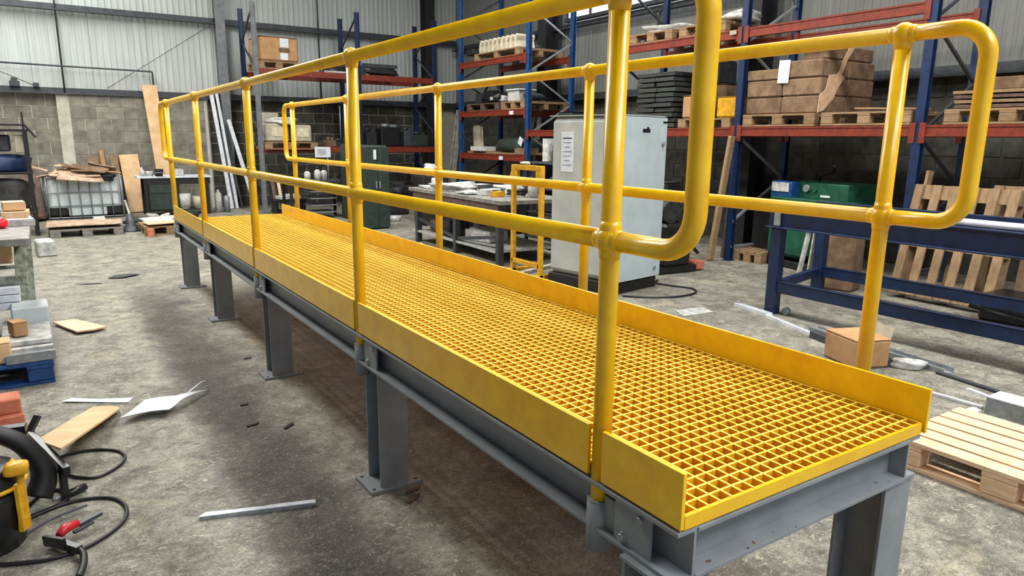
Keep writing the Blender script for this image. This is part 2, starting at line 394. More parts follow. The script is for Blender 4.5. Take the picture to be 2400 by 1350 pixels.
# sag rods, cables and a conduit on the back wall
mb = MB()
for xx in (-.57, 4.45): mb.cyl((xx, YB-.1, ZB), (xx, YB-.1, ZR), .018, 6)
struct('trim_11', mb, GIRT)
mb = MB().cyl((.15, YB-.13, ZB+.1), (2.2, YB-.13, 3.80), .009, 6).cyl((-1.05, YB-.13, ZB+.1), (-3.2, YB-.13, 3.4), .009, 6)
tag(obj('bracing_rod', mb, COLM), 'thin pale diagonal bracing rods across the white back wall sheeting', 'rod')
tag(obj('conduit', MB().tube(fillet([(-4.5, YB-.12, 2.84), (.98, YB-.12, 2.78), (.98, YB-.12, ZB+.06)], .03), .018, 6), GIRT), 'dark thin conduit pipe along the white sheeting, turning down above the tall plank', 'pipe')
mb = MB().box((-1.35, YB-.13, ZB+.12), (.16, .08, .1)).box((-1.35, YB-.13, ZB+.2), (.10, .06, .06)).box((-1.02, YB-.13, ZB+.11), (.1, .06, .08))
tag(obj('junction_box', mb, GIRT), 'small grey junction boxes on the lower dark rail of the back wall', 'box')
# clerestory window in the right wall
wf = struct('window_1', MB().box((XR-.13, 8.2, 3.80), (.1, 4.6, .07)).box((XR-.13, 8.2, 4.70), (.1, 4.6, .07)), GIRT)
for yy in (5.95, 7.45, 8.95, 9.75, 10.45): bx('window_frame', wf, (XR-.13, yy, 4.25), (.06, .06, .86), GIRT)
for a, b in ((5.98, 7.42), (7.48, 8.92), (8.98, 9.72), (9.78, 10.42)): bx('window_pane', wf, (XR-.12, (a+b)/2, 4.25), (.02, b-a, .84), GLOW)

# ================================================================== WALKWAY PLATFORM
HD, HM, HT, RT = .7414, 1.3006, 1.8414, .0235
YLp = [0, 1.592, 3.353, 5.057, 6.612]; YRp = [-.011, 1.45, 2.988, 4.642, 6.192]
Y0, Y1 = -.285, 6.25
pf = thing('access_platform', 'long yellow grating walkway with double tube handrails on grey steel legs', 'platform', (0,0,0))
# grating: moulded mesh, 25 cells across
gx0, gx1 = -.009, .957; n = 25; pt = (gx1-gx0-.006)/n
mb = MB(); bw = .0062
def tbar(mb, c, d, ax):                                           # tapered bar, wider on top
    x, y, z = c; L_, h = d; t, b = bw/2, bw/2*.72
    if ax == 'y': vs = [(x-b,y-L_/2,z-h/2),(x+b,y-L_/2,z-h/2),(x+t,y-L_/2,z+h/2),(x-t,y-L_/2,z+h/2),(x-b,y+L_/2,z-h/2),(x+b,y+L_/2,z-h/2),(x+t,y+L_/2,z+h/2),(x-t,y+L_/2,z+h/2)]
    else: vs = [(x-L_/2,y+b,z-h/2),(x-L_/2,y-b,z-h/2),(x-L_/2,y-t,z+h/2),(x-L_/2,y+t,z+h/2),(x+L_/2,y+b,z-h/2),(x+L_/2,y-b,z-h/2),(x+L_/2,y-t,z+h/2),(x+L_/2,y+t,z+h/2)]
    mb.add(vs, [(3,2,1,0),(4,5,6,7),(0,1,5,4),(1,2,6,5),(2,3,7,6),(3,0,4,7)])
for i in range(n+1): tbar(mb, (gx0+.003+i*pt, (Y0+Y1)/2, HD-.019), (Y1-Y0, .038), 'y')
ny = int((Y1-Y0)/pt)
for j in range(1, ny+1): tbar(mb, ((gx0+gx1)/2, Y0+j*(Y1-Y0)/ny, HD-.0192), (gx1-gx0, .0378), 'x')
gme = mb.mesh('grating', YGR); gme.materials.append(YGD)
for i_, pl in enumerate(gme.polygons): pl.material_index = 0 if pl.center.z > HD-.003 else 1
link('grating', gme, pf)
bx('grating_edge', pf, ((gx0+gx1)/2, Y0+.002, HD-.018), (gx1-gx0, .010, .034), YEL)
bx('grating_edge', pf, ((gx0+gx1)/2, Y1, HD-.018), (gx1-gx0, .010, .036), YEL)
# kick boards
segs = [(Y0-.004, -.026)]+[(YLp[i]+.026, YLp[i+1]-.026) for i in range(4)]
for a, b in segs: bx('toe_board', pf, (-.0175, (a+b)/2, .776), (.011, b-a, .132), YEL)
bx('toe_board', pf, (.969, (Y0+Y1)/2, .776), (.011, Y1-Y0+.02, .132), YEL)
# side beams, end beams, legs
def ibeam_part(name, a, b, wd, ht, parent, tw=.008, tf=.010): return obj(name, Ibeam(MB(), a, b, wd, ht, tw, tf), GRY, parent)
ZT, ZBm = .703, .575; zc = (ZT+ZBm)/2
ibeam_part('side_beam', (.029, Y0-.002, zc), (.029, 6.72, zc), .112, ZT-ZBm, pf)
ibeam_part('side_beam', (.903, Y0-.002, zc), (.903, 6.3, zc), .112, ZT-ZBm, pf)
for yy in (-.235, 1.55, 3.3, 5.0, 6.22): ibeam_part('cross_beam', (.034, yy, zc), (.898, yy, zc), .112, ZT-ZBm-.002, pf)
def leg(x, y):
    mb = MB(); h = ZBm; w2, d2 = .135, .145
    mb.box((0, -d2/2+.005, h/2), (w2, .010, h-.01)); mb.box((0, d2/2-.005, h/2), (w2, .010, h-.01)); mb.box((0, 0, h/2), (.008, d2-.02, h-.01))
    l = obj('leg', mb, GRY, pf, (x, y, 0))
    bx('cap_plate', l, (0, 0, h-.005), (w2+.01, d2+.01, .010), GRY)
    p = bx('base_plate', l, (0, .0, .008), (.245, .19, .015), GRY)
    for sx in (-1, 1):
        for sy in (-1, 1): obj('bolt_hole', MB().cyl((sx*.1, sy*.072, .0145), (sx*.1, sy*.072, .0162), .009, 8), BLK, l)
for x, y in [(.028, -.205)]+[(.085, q-.05) for q in YLp[1:]]+[(.895, -.205)]+[(.86, q-.03) for q in YRp[1:]]: leg(x, y)
# handrails
def rail_side(x, ys, yf, yn, sgn):
    for nm, z in (('top_rail', HT), ('mid_rail', HM)): pass
    obj('top_rail', MB().cyl((x, ys[0], HT), (x, ys[-1], HT), RT, 16), YEL, pf)
    obj('mid_rail', MB().cyl((x, ys[0], HM), (x, ys[-1], HM), RT, 16), YEL, pf)
    for ya, yb in ((ys[0], yn), (ys[-1], yf)):
        obj('end_loop', MB().tube(fillet([(x, ya, HT), (x, yb, HT), (x, yb, HM), (x, ya, HM)], .085, 8), RT, 16), YEL, pf)
    for yy in ys:
        po = obj('post', MB().cyl((x, yy, .63), (x, yy, HT), RT, 16), YEL, pf)
        for z in (HT, HM):
            b = MB().ball((x, yy, z), .0345, 18, 12)
            b.tube([(x, yy-.040, z), (x, yy-.030, z), (x, yy+.030, z), (x, yy+.040, z)], [.0240, .0262, .0262, .0240], 16); b.tube([(x, yy, z-.044), (x, yy, z-.03), (x, yy, z+(.0 if z == HT else .03)), (x, yy, z+(.005 if z == HT else .044))], [.0240, .0262, .0262, .0240], 16)
            obj('ball_joint', b, YEL, po)
        k = MB().cyl((x, yy, .515), (x, yy, .65), .0315, 16)
        k.tube([(x, yy, .6495), (x, yy, .6515)], .0325, 16)
        so = obj('post_socket', k, GRY, pf)
        pm = MB()
        if sgn < 0:
            pm.box((x-.002, yy-.055, .615), (.010, .06, .11)); pm.box((x-.012, yy-.135, .638), (.009, .12, .112))
            bolts = [(x-.012, yy-.165, .672), (x-.012, yy-.105, .600)]
        else:
            pm.box((x-.085, yy, .625), (.12, .05, .010)); pm.box((x-.142, yy-.0, .638), (.009, .12, .112)); bolts = [(x-.138, yy-.04, .67), (x-.138, yy+.04, .6)]
        br = obj('bracket_plate', pm, GRY, pf)
        for bxx, byy, bz in bolts:
            s = -1 if sgn < 0 else 1
            obj('bolt', MB().tube([(bxx, byy, bz), (bxx+s*.014, byy, bz)], .010, 6).cyl((bxx, byy, bz), (bxx+s*.007, byy, bz), .014, 10), GLV, br)
rail_side(0, YLp, 7.02, -.252, -1)
rail_side(1.109, YRp, 6.485, -.250, 1)

# ================================================================== RACKING
def upright(p, x, y, z1, m, parent):
    mb = MB(); mb.box((x, y, z1/2), (.075, .012, z1)); mb.box((x-.033, y, z1/2), (.010, .09, z1)); mb.box((x+.033, y, z1/2), (.010, .09, z1))
    u = obj('upright', mb, m, parent)
    bx('foot_plate', u, (x, y, .005), (.13, .12, .01), m)
    return u
def frame_x(parent, y, x0, x1, z1, m, mbr, zs):                    # end frame across x: two uprights and zigzag braces
    upright(0, x0, y, z1, m, parent); upright(0, x1, y, z1, m, parent)
    z = zs; s = 0
    while z+.55 < z1:
        a, b = (x0, x1) if s % 2 == 0 else (x1, x0)
        obj('brace', MB().bar((a, y, z), (b, y, z+.55), .03, .03), mbr, parent); z += .55; s += 1
    obj('brace', MB().bar((x0, y, .18), (x1, y, .18), .03, .03), mbr, parent)
XF, XK = 6.33, 7.3
rk = thing('pallet_rack', 'long blue pallet rack with orange beams along the right wall', 'rack', (0,0,0))
frames = {2.615: 4.6, 4.86: 4.6, 7.2: 4.6, 9.55: 4.6, 12.0: 4.6}
for y, z1 in frames.items(): frame_x(rk, y, XF, XK, z1, BLL if y in (9.55, 12.0) else BLU, GLV if y in (9.55, 4.86) else GIRT, .5)
def beam_y(y0, y1, z, parent=rk, m=ORG, xs=(XF, XK)):
    for x in xs:
        mb = MB(); mb.box((x-.01, (y0+y1)/2, z), (.05, y1-y0-.09, .11)); mb.box((x-.037, (y0+y1)/2, z+.045), (.012, y1-y0-.1, .02)); mb.box((x-.037, (y0+y1)/2, z-.045), (.012, y1-y0-.1, .02))
        b = obj('beam', mb, m, parent)
        for yy in (y0+.05, y1-.05): bx('beam_end_plate', b, (x-.045, yy, z-.02), (.012, .06, .2), m)
for y0, y1, zs in ((.3, 2.615, (1.645,)), (2.615, 4.86, (1.645, 2.82)), (4.86, 7.2, (1.64, 2.82)), (7.2, 9.55, (1.63,)), (9.55, 12.0, (1.18, 2.01, 2.96))):
    for z in zs: beam_y(y0, y1, z)
frame_x(rk, .3, XF, XK, 3.0, BLU, GIRT, .5)
# rack against the back wall
rb = thing('shelf_rack', 'blue rack with two orange shelf levels against the back wall', 'rack', (0,0,0))
XB = (2.62, 4.72, 6.52); yb0, yb1 = 13.55, 14.55
for x in XB:
    for y in (yb0, yb1):
        mb = MB().box((x, y, 2.03), (.09, .012, 4.06)).box((x-.04, y, 2.03), (.01, .07, 4.06)).box((x+.04, y, 2.03), (.01, .07, 4.06))
        obj('upright', mb, COLM if x < 3 and y == yb0 else BLU, rb)
    z = .4; s = 0
    while z < 3.7:
        a, b = (yb0, yb1) if s % 2 == 0 else (yb1, yb0)
        obj('brace', MB().bar((x, a, z), (x, b, z+.6), .03, .03), GIRT, rb); z += .6; s += 1
for z in (1.27, 2.77):
    for a, b in ((XB[0], XB[1]), (XB[1], XB[2])):
        for y in (yb0, yb1): obj('beam', MB().box(((a+b)/2, y, z), (b-a-.1, .05, .12)), ORG, rb)

# ================================================================== GENERIC THINGS
def pallet(label, loc, rz=0, L=1.2, W=.8, m=WOD, nb=7, group=None, rot=None, name='pallet', gap=None, bottom=True, cat='pallet'):
    """boards run along local x"""
    t = thing(name, label, cat, loc, rz, group, rot)
    bwid = gap or (W-.02*(nb-1))/nb if not gap else gap
    for i in range(nb):
        y = -W/2+bwid/2+i*(W-bwid)/(nb-1); bx('deck_board', t, (0, y, .133), (L, round(bwid, 3), .022), m)
    for x in (-L/2+.07, 0, L/2-.07):
        bx('cross_board', t, (x, 0, .111), (.14, W, .02), m)
        for y in (-W/2+.05, 0, W/2-.05): bx('block', t, (x, y, .0605), (.14, .1, .08), m)
    if bottom:
        for y in (-W/2+.05, 0, W/2-.05): bx('bottom_board', t, (0, y, .0105), (L, .1, .02), m)
    return t
def carton(label, loc, d, rz=0, m=CRD, group=None, name='cardboard_box', tape=True, cat='box', rot=None):
    t = thing(name, label, cat, loc, rz, group, rot); x, y, z = d
    bx('body', t, (0, 0, z/2), d, m)
    for s in (-1, 1): bx('flap', t, (0, s*(y/4), z+.002), (x*.985, y/2*.985, .004), m, rx=s*.01)
    if tape: bx('tape', t, (0, 0, z+.005), (x*.99, .05, .002), BEIG)
    return t
# ================================================================== FLOOR LEVEL, LEFT FOREGROUND
# yellow and black industrial vacuum with hose, at the left edge
v = thing('shop_vacuum', 'black and yellow workshop vacuum with thick black hose, cut by left edge', 'vacuum', (-1.42, 1.86, 0))
mb = MB().tube([(0,0,0),(0,0,.01),(0,0,.20),(0,0,.235),(0,0,.25)], [.12,.135,.15,.14,.08], 20); obj('tank', mb, BLP, v)
mb = MB().tube([(0,0,.235),(0,0,.25),(0,0,.31),(0,0,.335)], [.152,.156,.13,.07], 20); obj('motor_head', mb, BLP, v)
mb = MB().tube(smoothpath([(.118,-.06,.345),(.145,-.075,.31),(.140,-.085,.24),(.136,-.085,.16),(.125,-.085,.07)], 5), .013, 8); mb.box((.138,-.085,.17), (.016,.05,.19), rz=-.5); mb.box((.142,-.08,.10), (.02,.03,.05), rz=-.5)
obj('clamp', mb, YTR, v)
mb = blob(MB(), (.135, -.095, .325), (.085,.06,.05), 5, 12, 8, .1); obj('switch_cover', mb, YTR, v)
mb = MB().tube([(.158*math.cos(a), .158*math.sin(a), .252) for a in [i*.2-1.2 for i in range(10)]], .008, 6); obj('rim', mb, YTR, v)
mb = MB().tube(smoothpath([(-.16,.26,.40),(-.05,.25,.39),(.05,.24,.36),(.13,.24,.305),(.175,.24,.24),(.20,.24,.18),(.20,.23,.12),(.175,.21,.06)], 4), [.026+.00095*i for i in range(29)], 12); obj('hose', mb, BLK, v)
mb = MB().box((.05,.42,.30), (.22,.05,.03), rz=-.15).box((.05,.40,.27), (.22,.05,.02), rz=-.15); obj('accessory_rack', mb, BLP, v)
# plywood offcut propped on the black bracket
t = thing('plywood_offcut', 'pale plywood strip with rounded far end, propped up beside the vacuum', 'board', (-1.192, 2.27, .20), rot=(-.197, 0, -.287))
obj('board', MB().prism([(-.086,.131),(.086,-.131),(.085,.87),(.065,.94),(.02,1.0),(-.05,1.03),(-.08,1.02),(-.088,.98)], -.005, .005), PLY, t)
t = single('clamp_bar', MB().bar((-.065,.20,.19), (.06,-.22,.155), .03, .035).bar((-.06,.17,0), (-.06,.17,.19), .03, .03).bar((.04,-.17,0), (.045,-.18,.16), .025, .025).bar((-.07,.20,.20), (-.03,.24,.26), .035, .012), BLP, 'black bracket holding up the near end of the plywood strip', 'bracket', (-1.195, 2.27, 0))
# timber blocks
single('timber_block', MB().box((0,0,.035), (.22,.16,.07)), BRK, 'lower reddish timber block of the pair on the floor at left edge', 'block', (-1.425, 3.20, 0), .12)
single('timber_block', MB().box((0,0,.04), (.22,.15,.08)), BRK, 'upper reddish timber block resting on another at left edge', 'block', (-1.43, 3.24, .07), .05)
# cables
def cable(label, pts, r=.006, closed=False, name='cable', m=BLK, z=.008):
    P = smoothpath([(p[0], p[1], p[2] if len(p) > 2 else z) for p in pts], 8, closed)
    return tag(obj(name, MB().tube(P, r, 6, closed=closed), m), label, 'cable')
cable('single black cable loop on the floor beside the plywood strip', [(-1.16,2.40),(-1.20,2.50),(-1.16,2.59),(-1.05,2.60),(-.94,2.54),(-.90,2.44),(-.93,2.34),(-1.02,2.26),(-1.10,2.30)], .007, True)
cable('short black cable bent double ending in a grey connector sleeve', [(-1.30,2.10),(-1.24,2.20),(-1.18,2.21),(-1.15,2.15),(-1.16,2.08),(-1.23,2.03),(-1.32,2.0)], .008)
t = thing('cable_connector', 'grey connector sleeve at the end of the short black cable', 'connector', (-1.155, 2.115, .02), .5)
obj('sleeve', MB().cyl((0,0,0), (.09,.0,0), .016, 12), BLP, t); obj('pin', MB().cyl((-.05,0,0), (0,0,0), .007, 8), GLV, t)
cable('large black cable loop round the red clamp in the near left corner', [(-1.46,1.70),(-1.40,1.84),(-1.30,1.98),(-1.14,2.06),(-1.0,2.02),(-.945,1.90),(-.97,1.76),(-1.08,1.65),(-1.20,1.62),(-1.34,1.66),(-1.46,1.74)], .008)
cable('thin grey cable running to the near left corner under the loop', [(-1.44,1.58),(-1.38,1.72),(-1.30,1.83),(-1.2,1.92),(-1.08,1.97)], .005, m=GIRT, z=.02)
t = thing('welding_clamp', 'earth clamp with red handle, black jaws and a trailing cable', 'clamp', (-1.15, 1.72, .02), .35)
obj('jaw', MB().bar((-.06,.03,.01), (-.02,-.14,.015), .028, .03).bar((-.075,.02,.02), (-.045,-.08,.03), .016, .04), BLP, t)
obj('handle', MB().tube([(-.03,.01,.02),(.0,.03,.03),(.05,.04,.025)], [.014,.02,.014], 10), REDP, t)
obj('lever', MB().bar((.05,.035,.02), (.14,.05,.025), .018, .014).bar((.02,.01,.01), (.10,.03,.012), .014, .01), GIRT, t)
obj('lead', MB().tube(smoothpath([(-.02,-.12,.015),(-.02,-.17,.01),(-.05,-.24,.006),(-.09,-.30,.004)], 6), .013, 8), BLK, t)
# shiny scraps and offcuts on the floor
def scrap(label, loc, poly, m, t=.003, a=.008, f=9, rz=0, name='metal_offcut', cat='offcut', seed=1):
    return single(name, MB().sheet(poly, t, wavy(seed, a, f)), m, label, cat, loc, rz)
scrap('crumpled white metal offcut on the floor, largest scrap left of the legs', (-.68,2.98,.0), [(-.20,-.06),(-.05,-.08),(.04,-.10),(.12,.02),(.30,.20),(.10,.08),(-.06,.10)], WHM, .003, .03, 9, seed=3)
single('metal_curl', MB().tube(smoothpath([(0,0,.01),(.08,.09,.03),(.18,.20,.05),(.22,.26,.03)], 5), .006, 6), WHM, 'thin bent white metal strip at the tip of the crumpled offcut', 'offcut', (-.60, 3.0, .01))
scrap('thin white sheet scrap lying just beyond the plywood strip', (-.97,3.33,.0), [(-.17,.10),(-.05,.03),(.16,-.10),(.19,-.02),(.02,.05),(-.12,.14)], WHM, .002, .006, seed=5)
t = thing('metal_strip', 'folded white metal strip on the floor left of the nearest leg', 'strip', (-.49, 1.575, 0), -.30)
obj('flange', MB().prism([(-.225,-.012),(.235,-.012),(.235,.016),(.05,.016),(.03,.012),(-.20,.02)], .014, .018), WHM, t); obj('web', MB().box((0,-.012,.008), (.44,.003,.016)), GLV, t)
scrap('pinkish board scrap on the floor right of the blue pallet', (-.98,5.22,.01), [(-.17,.26),(-.02,.28),(.19,-.10),(.10,-.17),(-.02,-.18)], WPK, .012, .006, seed=7, name='board_scrap', cat='board')
scrap('dark flat scrap with pale edge alone on the floor beyond the platform shadow', (-.47,7.48,0), [(-.15,-.05),(-.02,-.10),(.17,.02),(.08,.09),(-.08,.07)], DRK, .006, .008, seed=8, name='dark_scrap', cat='scrap')
scrap('thin dark strip on the open floor left of the dark flat scrap', (-.82,7.2,0), [(-.12,.05),(.0,-.01),(.12,-.03),(.12,0),(.0,.03)], GIRT, .004, .004, seed=9, name='dark_scrap', cat='scrap')
for i, (x, y, l, rz, lab) in enumerate(((-.28,2.52,.075,.2,'small black chip left of the second leg, nearer one'),(-.12,2.40,.09,.7,'thin black sliver just left of the second leg'),(-.25,2.85,.05,.1,'tiny black chip on the dark floor band, farthest of the chips'),(.11,1.33,.10,.5,'rusty brown shard in front of the nearest visible base plate'),(.14,1.40,.08,.2,'second rusty brown shard beside the nearest visible base plate'),(-.02,3.75,.06,.3,'small brown chip between the third and second leg'),(2.0,-.75,.10,-.4,'dark sliver on the floor near the bottom right corner'))):
    single('chip', MB().sheet([(-l/2,-.008),(l*.2,-.014),(l/2,.0),(l*.1,.012),(-l*.4,.010)], .005, wavy(i, .003, 20)), DBAR if 'brown' in lab else BLK, lab, 'chip', (x, y, 0), rz)

# ================================================================== LEFT EDGE: workbench, blue pallet and its load
wbh = thing('workbench', 'old green-grey steel workbench with leaning leg at the left edge', 'table', (-1.62, 5.0, 0))
bx('tabletop', wbh, (-.02, .25, .815), (.86, 1.5, .05), PIPE)
obj('leg', MB().bar((.31,-.40,.10), (.33,.36,.79), .055, .075, (1,0,0)).bar((.345,-.42,.10), (.365,.34,.79), .006, .08, (1,0,0)), OLV, wbh)
for x, y in ((.33,.9), (-.38,.9), (-.38,-.4)): obj('leg', MB().bar((x, y, 0), (x, y, .79), .06, .06), OLV, wbh)
obj('stretcher', MB().bar((-.4,-.12,.50), (.33,-.12,.50), .05, .06).bar((-.4,-.05,.585), (.3,-.05,.585), .06, .02), OLV, wbh)
bx('shelf', wbh, (-.03, .2, .40), (.64, .7, .02), OLV)
carton('tall orange-brown carton on the workbench shelf', (-1.42, 5.12, .60), (.15,.2,.2), .1, PLY, tape=False)
t = thing('paper_bundle', 'wrapped white paper bundle under the workbench', 'bundle', (-1.47, 4.95, .30)); 
for k in range(3): bx('sheet_stack', t, (0,0,.03+k*.055), (.30,.34,.05), PAP, rz=.03*k)
# on the bench
t = thing('rear_lamp', 'red rear lamp unit lying on the workbench', 'lamp', (-1.40, 5.2, .84)); obj('lens', MB().tube([(-.05,0,.04),(.035,0,.04),(.055,0,.04)], [.04,.038,.022], 12), REDL, t); bx('housing', t, (-.06,0,.045), (.1,.1,.09), BLP)
carton('white flattened box under the red lamp on the workbench', (-1.30, 5.45, .84), (.22,.32,.045), .1, CLUT, tape=False)
carton('orange open box on top of the pile on the workbench', (-1.31, 5.62, .94), (.15,.2,.06), .1, PLY, tape=False)
carton('pale thin carton under the orange open box', (-1.30, 5.58, .885), (.17,.30,.045), -.05, CRL, tape=False)
single('white_bag', blob(MB(), (0,0,.05), (.26,.3,.11), 4), CLUT, 'rounded translucent white bag behind the boxes on the workbench', 'bag', (-1.42, 6.0, .86))
obj2 = single('white_foam_block', MB().box((0,0,.1), (.2,.34,.2), rz=.1), CLUT, 'white foam block on the floor behind the workbench leg', 'block', (-1.17, 9.6, 0))
bp_ = pallet('blue painted pallet under the load at the left edge', (-1.58, 4.3, 0), 0, L=.84, W=.86, m=BLL, nb=5)
t = thing('wrapped_sheet_pack', 'clear wrapped pack of grey-green sheets on the blue pallet', 'pack', (-1.29, 4.30, .145), .02)
for k in range(3): bx('sheet', t, (0,.03*k,.02+k*.034), (.27,.76-.06*k,.03), CLUT)
bx('sheet', t, (.03, .40, .14), (.22,.26,.14), TNK)
carton('small brown carton on the near corner of the blue pallet', (-1.44, 4.0, .145), (.14,.16,.13), .05, PLY, tape=False)
carton('brown offcut box behind the small carton on the blue pallet', (-1.33, 4.2, .255), (.08,.12,.09), .3, CRD, tape=False)
single('metal_channel', MB().box((0,0,.025), (.26,.08,.05)).box((0,-.03,.055), (.26,.02,.012)), GLV, 'grey metal channel at the near edge of the blue pallet', 'channel', (-1.27, 3.92, .145), .04)

# ================================================================== BACK LEFT
# caged tank
tk = thing('caged_tank', 'squat white plastic tank in a galvanised cage by the back wall', 'tank', (-.49, 14.6, 0), .03)
bx('tank_body', tk, (0, 0, .47), (1.16, .92, .60), TNK)
bx('tank_body', tk, (.02, 0, .14), (.62, .9, .18), TNK)
for x in (-.44, .46): bx('recess', tk, (x, -.40, .14), (.26,.1,.15), BLK)
cz_ = [.03, .25, .49, .76]
for z in cz_: obj('cage_bar', MB().tube(fillet([(-.62,.49,z),(-.62,-.49,z),(.62,-.49,z),(.62,.49,z)], .05, 3), .011, 6), GLV, tk)
for k in range(8): x = -.60+k*.171; obj('cage_bar', MB().cyl((x,-.505,.02), (x,-.505,.78), .011, 6), GLV, tk)
for k in range(5):
    for s in (-1, 1): obj('cage_bar', MB().cyl((s*.625,-.4+k*.2,.02), (s*.625,-.4+k*.2,.78), .011, 6), GLV, tk)
bx('base_tray', tk, (0,0,.008), (1.2,.95,.015), BLK)
r = random.Random(5)
for k, (lab) in enumerate(('topmost long cardboard sheet sloping over the caged tank','folded cardboard sheet at the left of the heap on the caged tank','grey-brown cardboard sheet in the middle of the heap on the caged tank','cardboard strip poking out left over the caged tank','cardboard sheet at the right of the heap on the caged tank','lowest cardboard sheet hanging over the front of the caged tank')):
    ww, ll, x0, y0, z0, rzz, rxx, ryy = ((.95,.35,.05,.0,.93,-.06,.1,.16),(.7,.4,-.38,-.1,.84,.1,-.12,-.14),(.8,.4,-.1,-.2,.86,-.1,.3,.05),(.3,.10,-.66,-.1,.93,-.5,.1,.3),(.6,.4,.32,-.05,.86,.2,-.1,.08),(.75,.34,-.05,-.36,.80,.05,.5,.10))[k]
    single('cardboard_sheet', MB().sheet([(-ww/2,-ll/2),(ww/2,-ll/2*.7),(ww/2*.9,ll/2),(-ww/2*.8,ll/2*.8)], .018, wavy(k, .02, 7)), CRS if k % 2 else WPK, lab, 'cardboard', (-.49+x0, 14.35+y0, z0-.05), rot=(rxx, ryy, rzz))
# planks against the back wall
def lean(label, x, y0, y1, z1, wd, th, m, name='plank', dx=0, rzv=0):
    """board standing on the floor at y0, leaning to y1 at height z1"""
    return tag(obj(name, MB().bar((x, y0, .01), (x+dx, y1, z1), wd, th, (1,0,0) if wd < th else (0,1,0)), m), label, 'plank')
def leanb(label, x, dx, y0, y1, z1, wd, th, m, name='plank', cat='plank', group=None):
    a = Vector((x, y0, 0)); b = Vector((x+dx, y1, z1)); z = (b-a).normalized(); X = Vector((1,0,0)); X = (X-z*X.dot(z)).normalized(); Y = z.cross(X)
    R = Matrix((X, Y, z)).transposed(); l = (b-a).length; vs, fs = chbox(wd/2, th/2, l/2, th*.1)
    mb = MB().add([R @ Vector(v)+Vector((0,0,l/2)) @ R.transposed() for v in vs], fs)
    off = th/2*abs(Y.z)+wd/2*abs(X.z)+.003
    return tag(obj(name, mb, m, None, (x, y0, off)), label, cat, group)
leanb('tallest pale board, leaning on the back wall beside the black workbench', 1.02, -.13, 14.75, 15.1, 2.5, .27, .03, PLY)
leanb('wide pine board leaning on the back wall right of the caged tank', .45, -.06, 14.8, 15.12, 1.13, .34, .03, PLY)
leanb('narrow tan board just left of the wide pine board', .16, -.03, 14.9, 15.13, 1.12, .14, .04, CRDD)
leanb('thin brown board with light edge behind the caged tank', -.02, -.06, 14.95, 15.13, 1.22, .08, .06, CRD)
leanb('short square board leaning behind the heap of cardboard', -.22, -.02, 14.95, 15.13, 1.10, .20, .03, WOD)
leanb('dark brown board standing left of the caged tank', -1.28, -.05, 14.4, 15.0, .95, .30, .05, DBAR)
leanb('leftmost of the long white profiles leaning by the grey column', 2.23, -.20, 14.75, 15.0, 2.42, .075, .05, WHM, 'metal_profile', 'profile')
leanb('second long white profile, close beside the leftmost one', 2.34, -.20, 14.75, 15.0, 2.38, .055, .04, WHM, 'metal_profile', 'profile')
leanb('dark thin profile between the two pairs of white profiles', 2.44, -.15, 14.75, 15.0, 1.5, .03, .03, GIRT, 'metal_profile', 'profile')
leanb('rightmost shorter white profile leaning left of the blue rack', 2.60, -.28, 14.2, 14.9, 1.85, .075, .05, WHM, 'metal_profile', 'profile')
leanb('short reddish board standing inside the back rack', 2.80, -.02, 13.3, 13.5, .62, .07, .03, DBAR)
leanb('short pale board standing inside the back rack', 2.92, -.02, 13.3, 13.5, .60, .06, .03, WPK)
# low pallets in front of the tank
def board_on(label, loc, poly, m=WPK, rz=0, t=.014, a=.006, seed=1, name='board', rot=None): return single(name, MB().sheet(poly, t, wavy(seed, a, 5)), m, label, 'board', loc, rz, rot=rot)
pallet('weathered pallet on the open floor in front of the caged tank', (-.62, 11.75, -.022), .02, L=.98, W=.8, m=PIPE, nb=5, bottom=False)
board_on('large pinkish board lying on the weathered pallet', (-.62, 11.75, .16), [(-.52,-.42),(.48,-.40),(.53,.30),(-.50,.42)], CRS, seed=11)
board_on('bent pale board lying on the floor between pallet and caged tank', (-.42, 12.75, .01), [(-.3,-.3),(.35,-.35),(.1,.45),(-.15,.4)], WPK, seed=12, a=.03)
board_on('narrow grey board propped on the front of the caged tank', (-.32, 12.9, .02), [(-.09,-.5),(.12,-.45),(.02,.5),(-.16,.5)], CLUT, seed=13, rot=(.12,0,-.1))
pallet('pallet piled with scraps beside the far end of the platform', (.50, 11.35, 0), .02, L=.75, W=.8, m=WOD, nb=5)
board_on('pale board on the scrap pallet beyond the walkway', (.55, 11.6, .16), [(-.36,-.3),(.36,-.3),(.3,.4),(-.4,.3)], CLUT, seed=14, a=.02)
board_on('brown board under the pale one on the scrap pallet', (.48, 11.2, .155), [(-.3,-.3),(.3,-.25),(.3,.3),(-.34,.2)], WPK, seed=15, a=.02)
t = thing('bollard_base', 'grey tapered stand with a white stub on the floor by the scrap pallet', 'stand', (.02, 11.75, 0)); obj('cone', MB().tube([(0,0,0),(0,0,.02),(0,0,.12),(0,0,.28)], [.17,.16,.07,.045], 16), GIRT, t); obj('stub', MB().bar((0,0,.24), (-.05,.0,.50), .06, .03), CLUT, t)
single('folded_olive_sheet', MB().sheet([(-.2,-.25),(.2,-.2),(.25,.2),(-.1,.25)], .05, wavy(3, .06, 6)), DGN, 'dark olive folded sheet between the tapered stand and the scrap pallet', 'sheet', (.12, 12.2, 0))
single('rag', blob(MB(), (0,0,.09), (.55,.5,.2), 9, 14, 9, .3), DBAR, 'crumpled brown sacking left of the caged tank', 'sack', (-1.38, 14.1, 0))
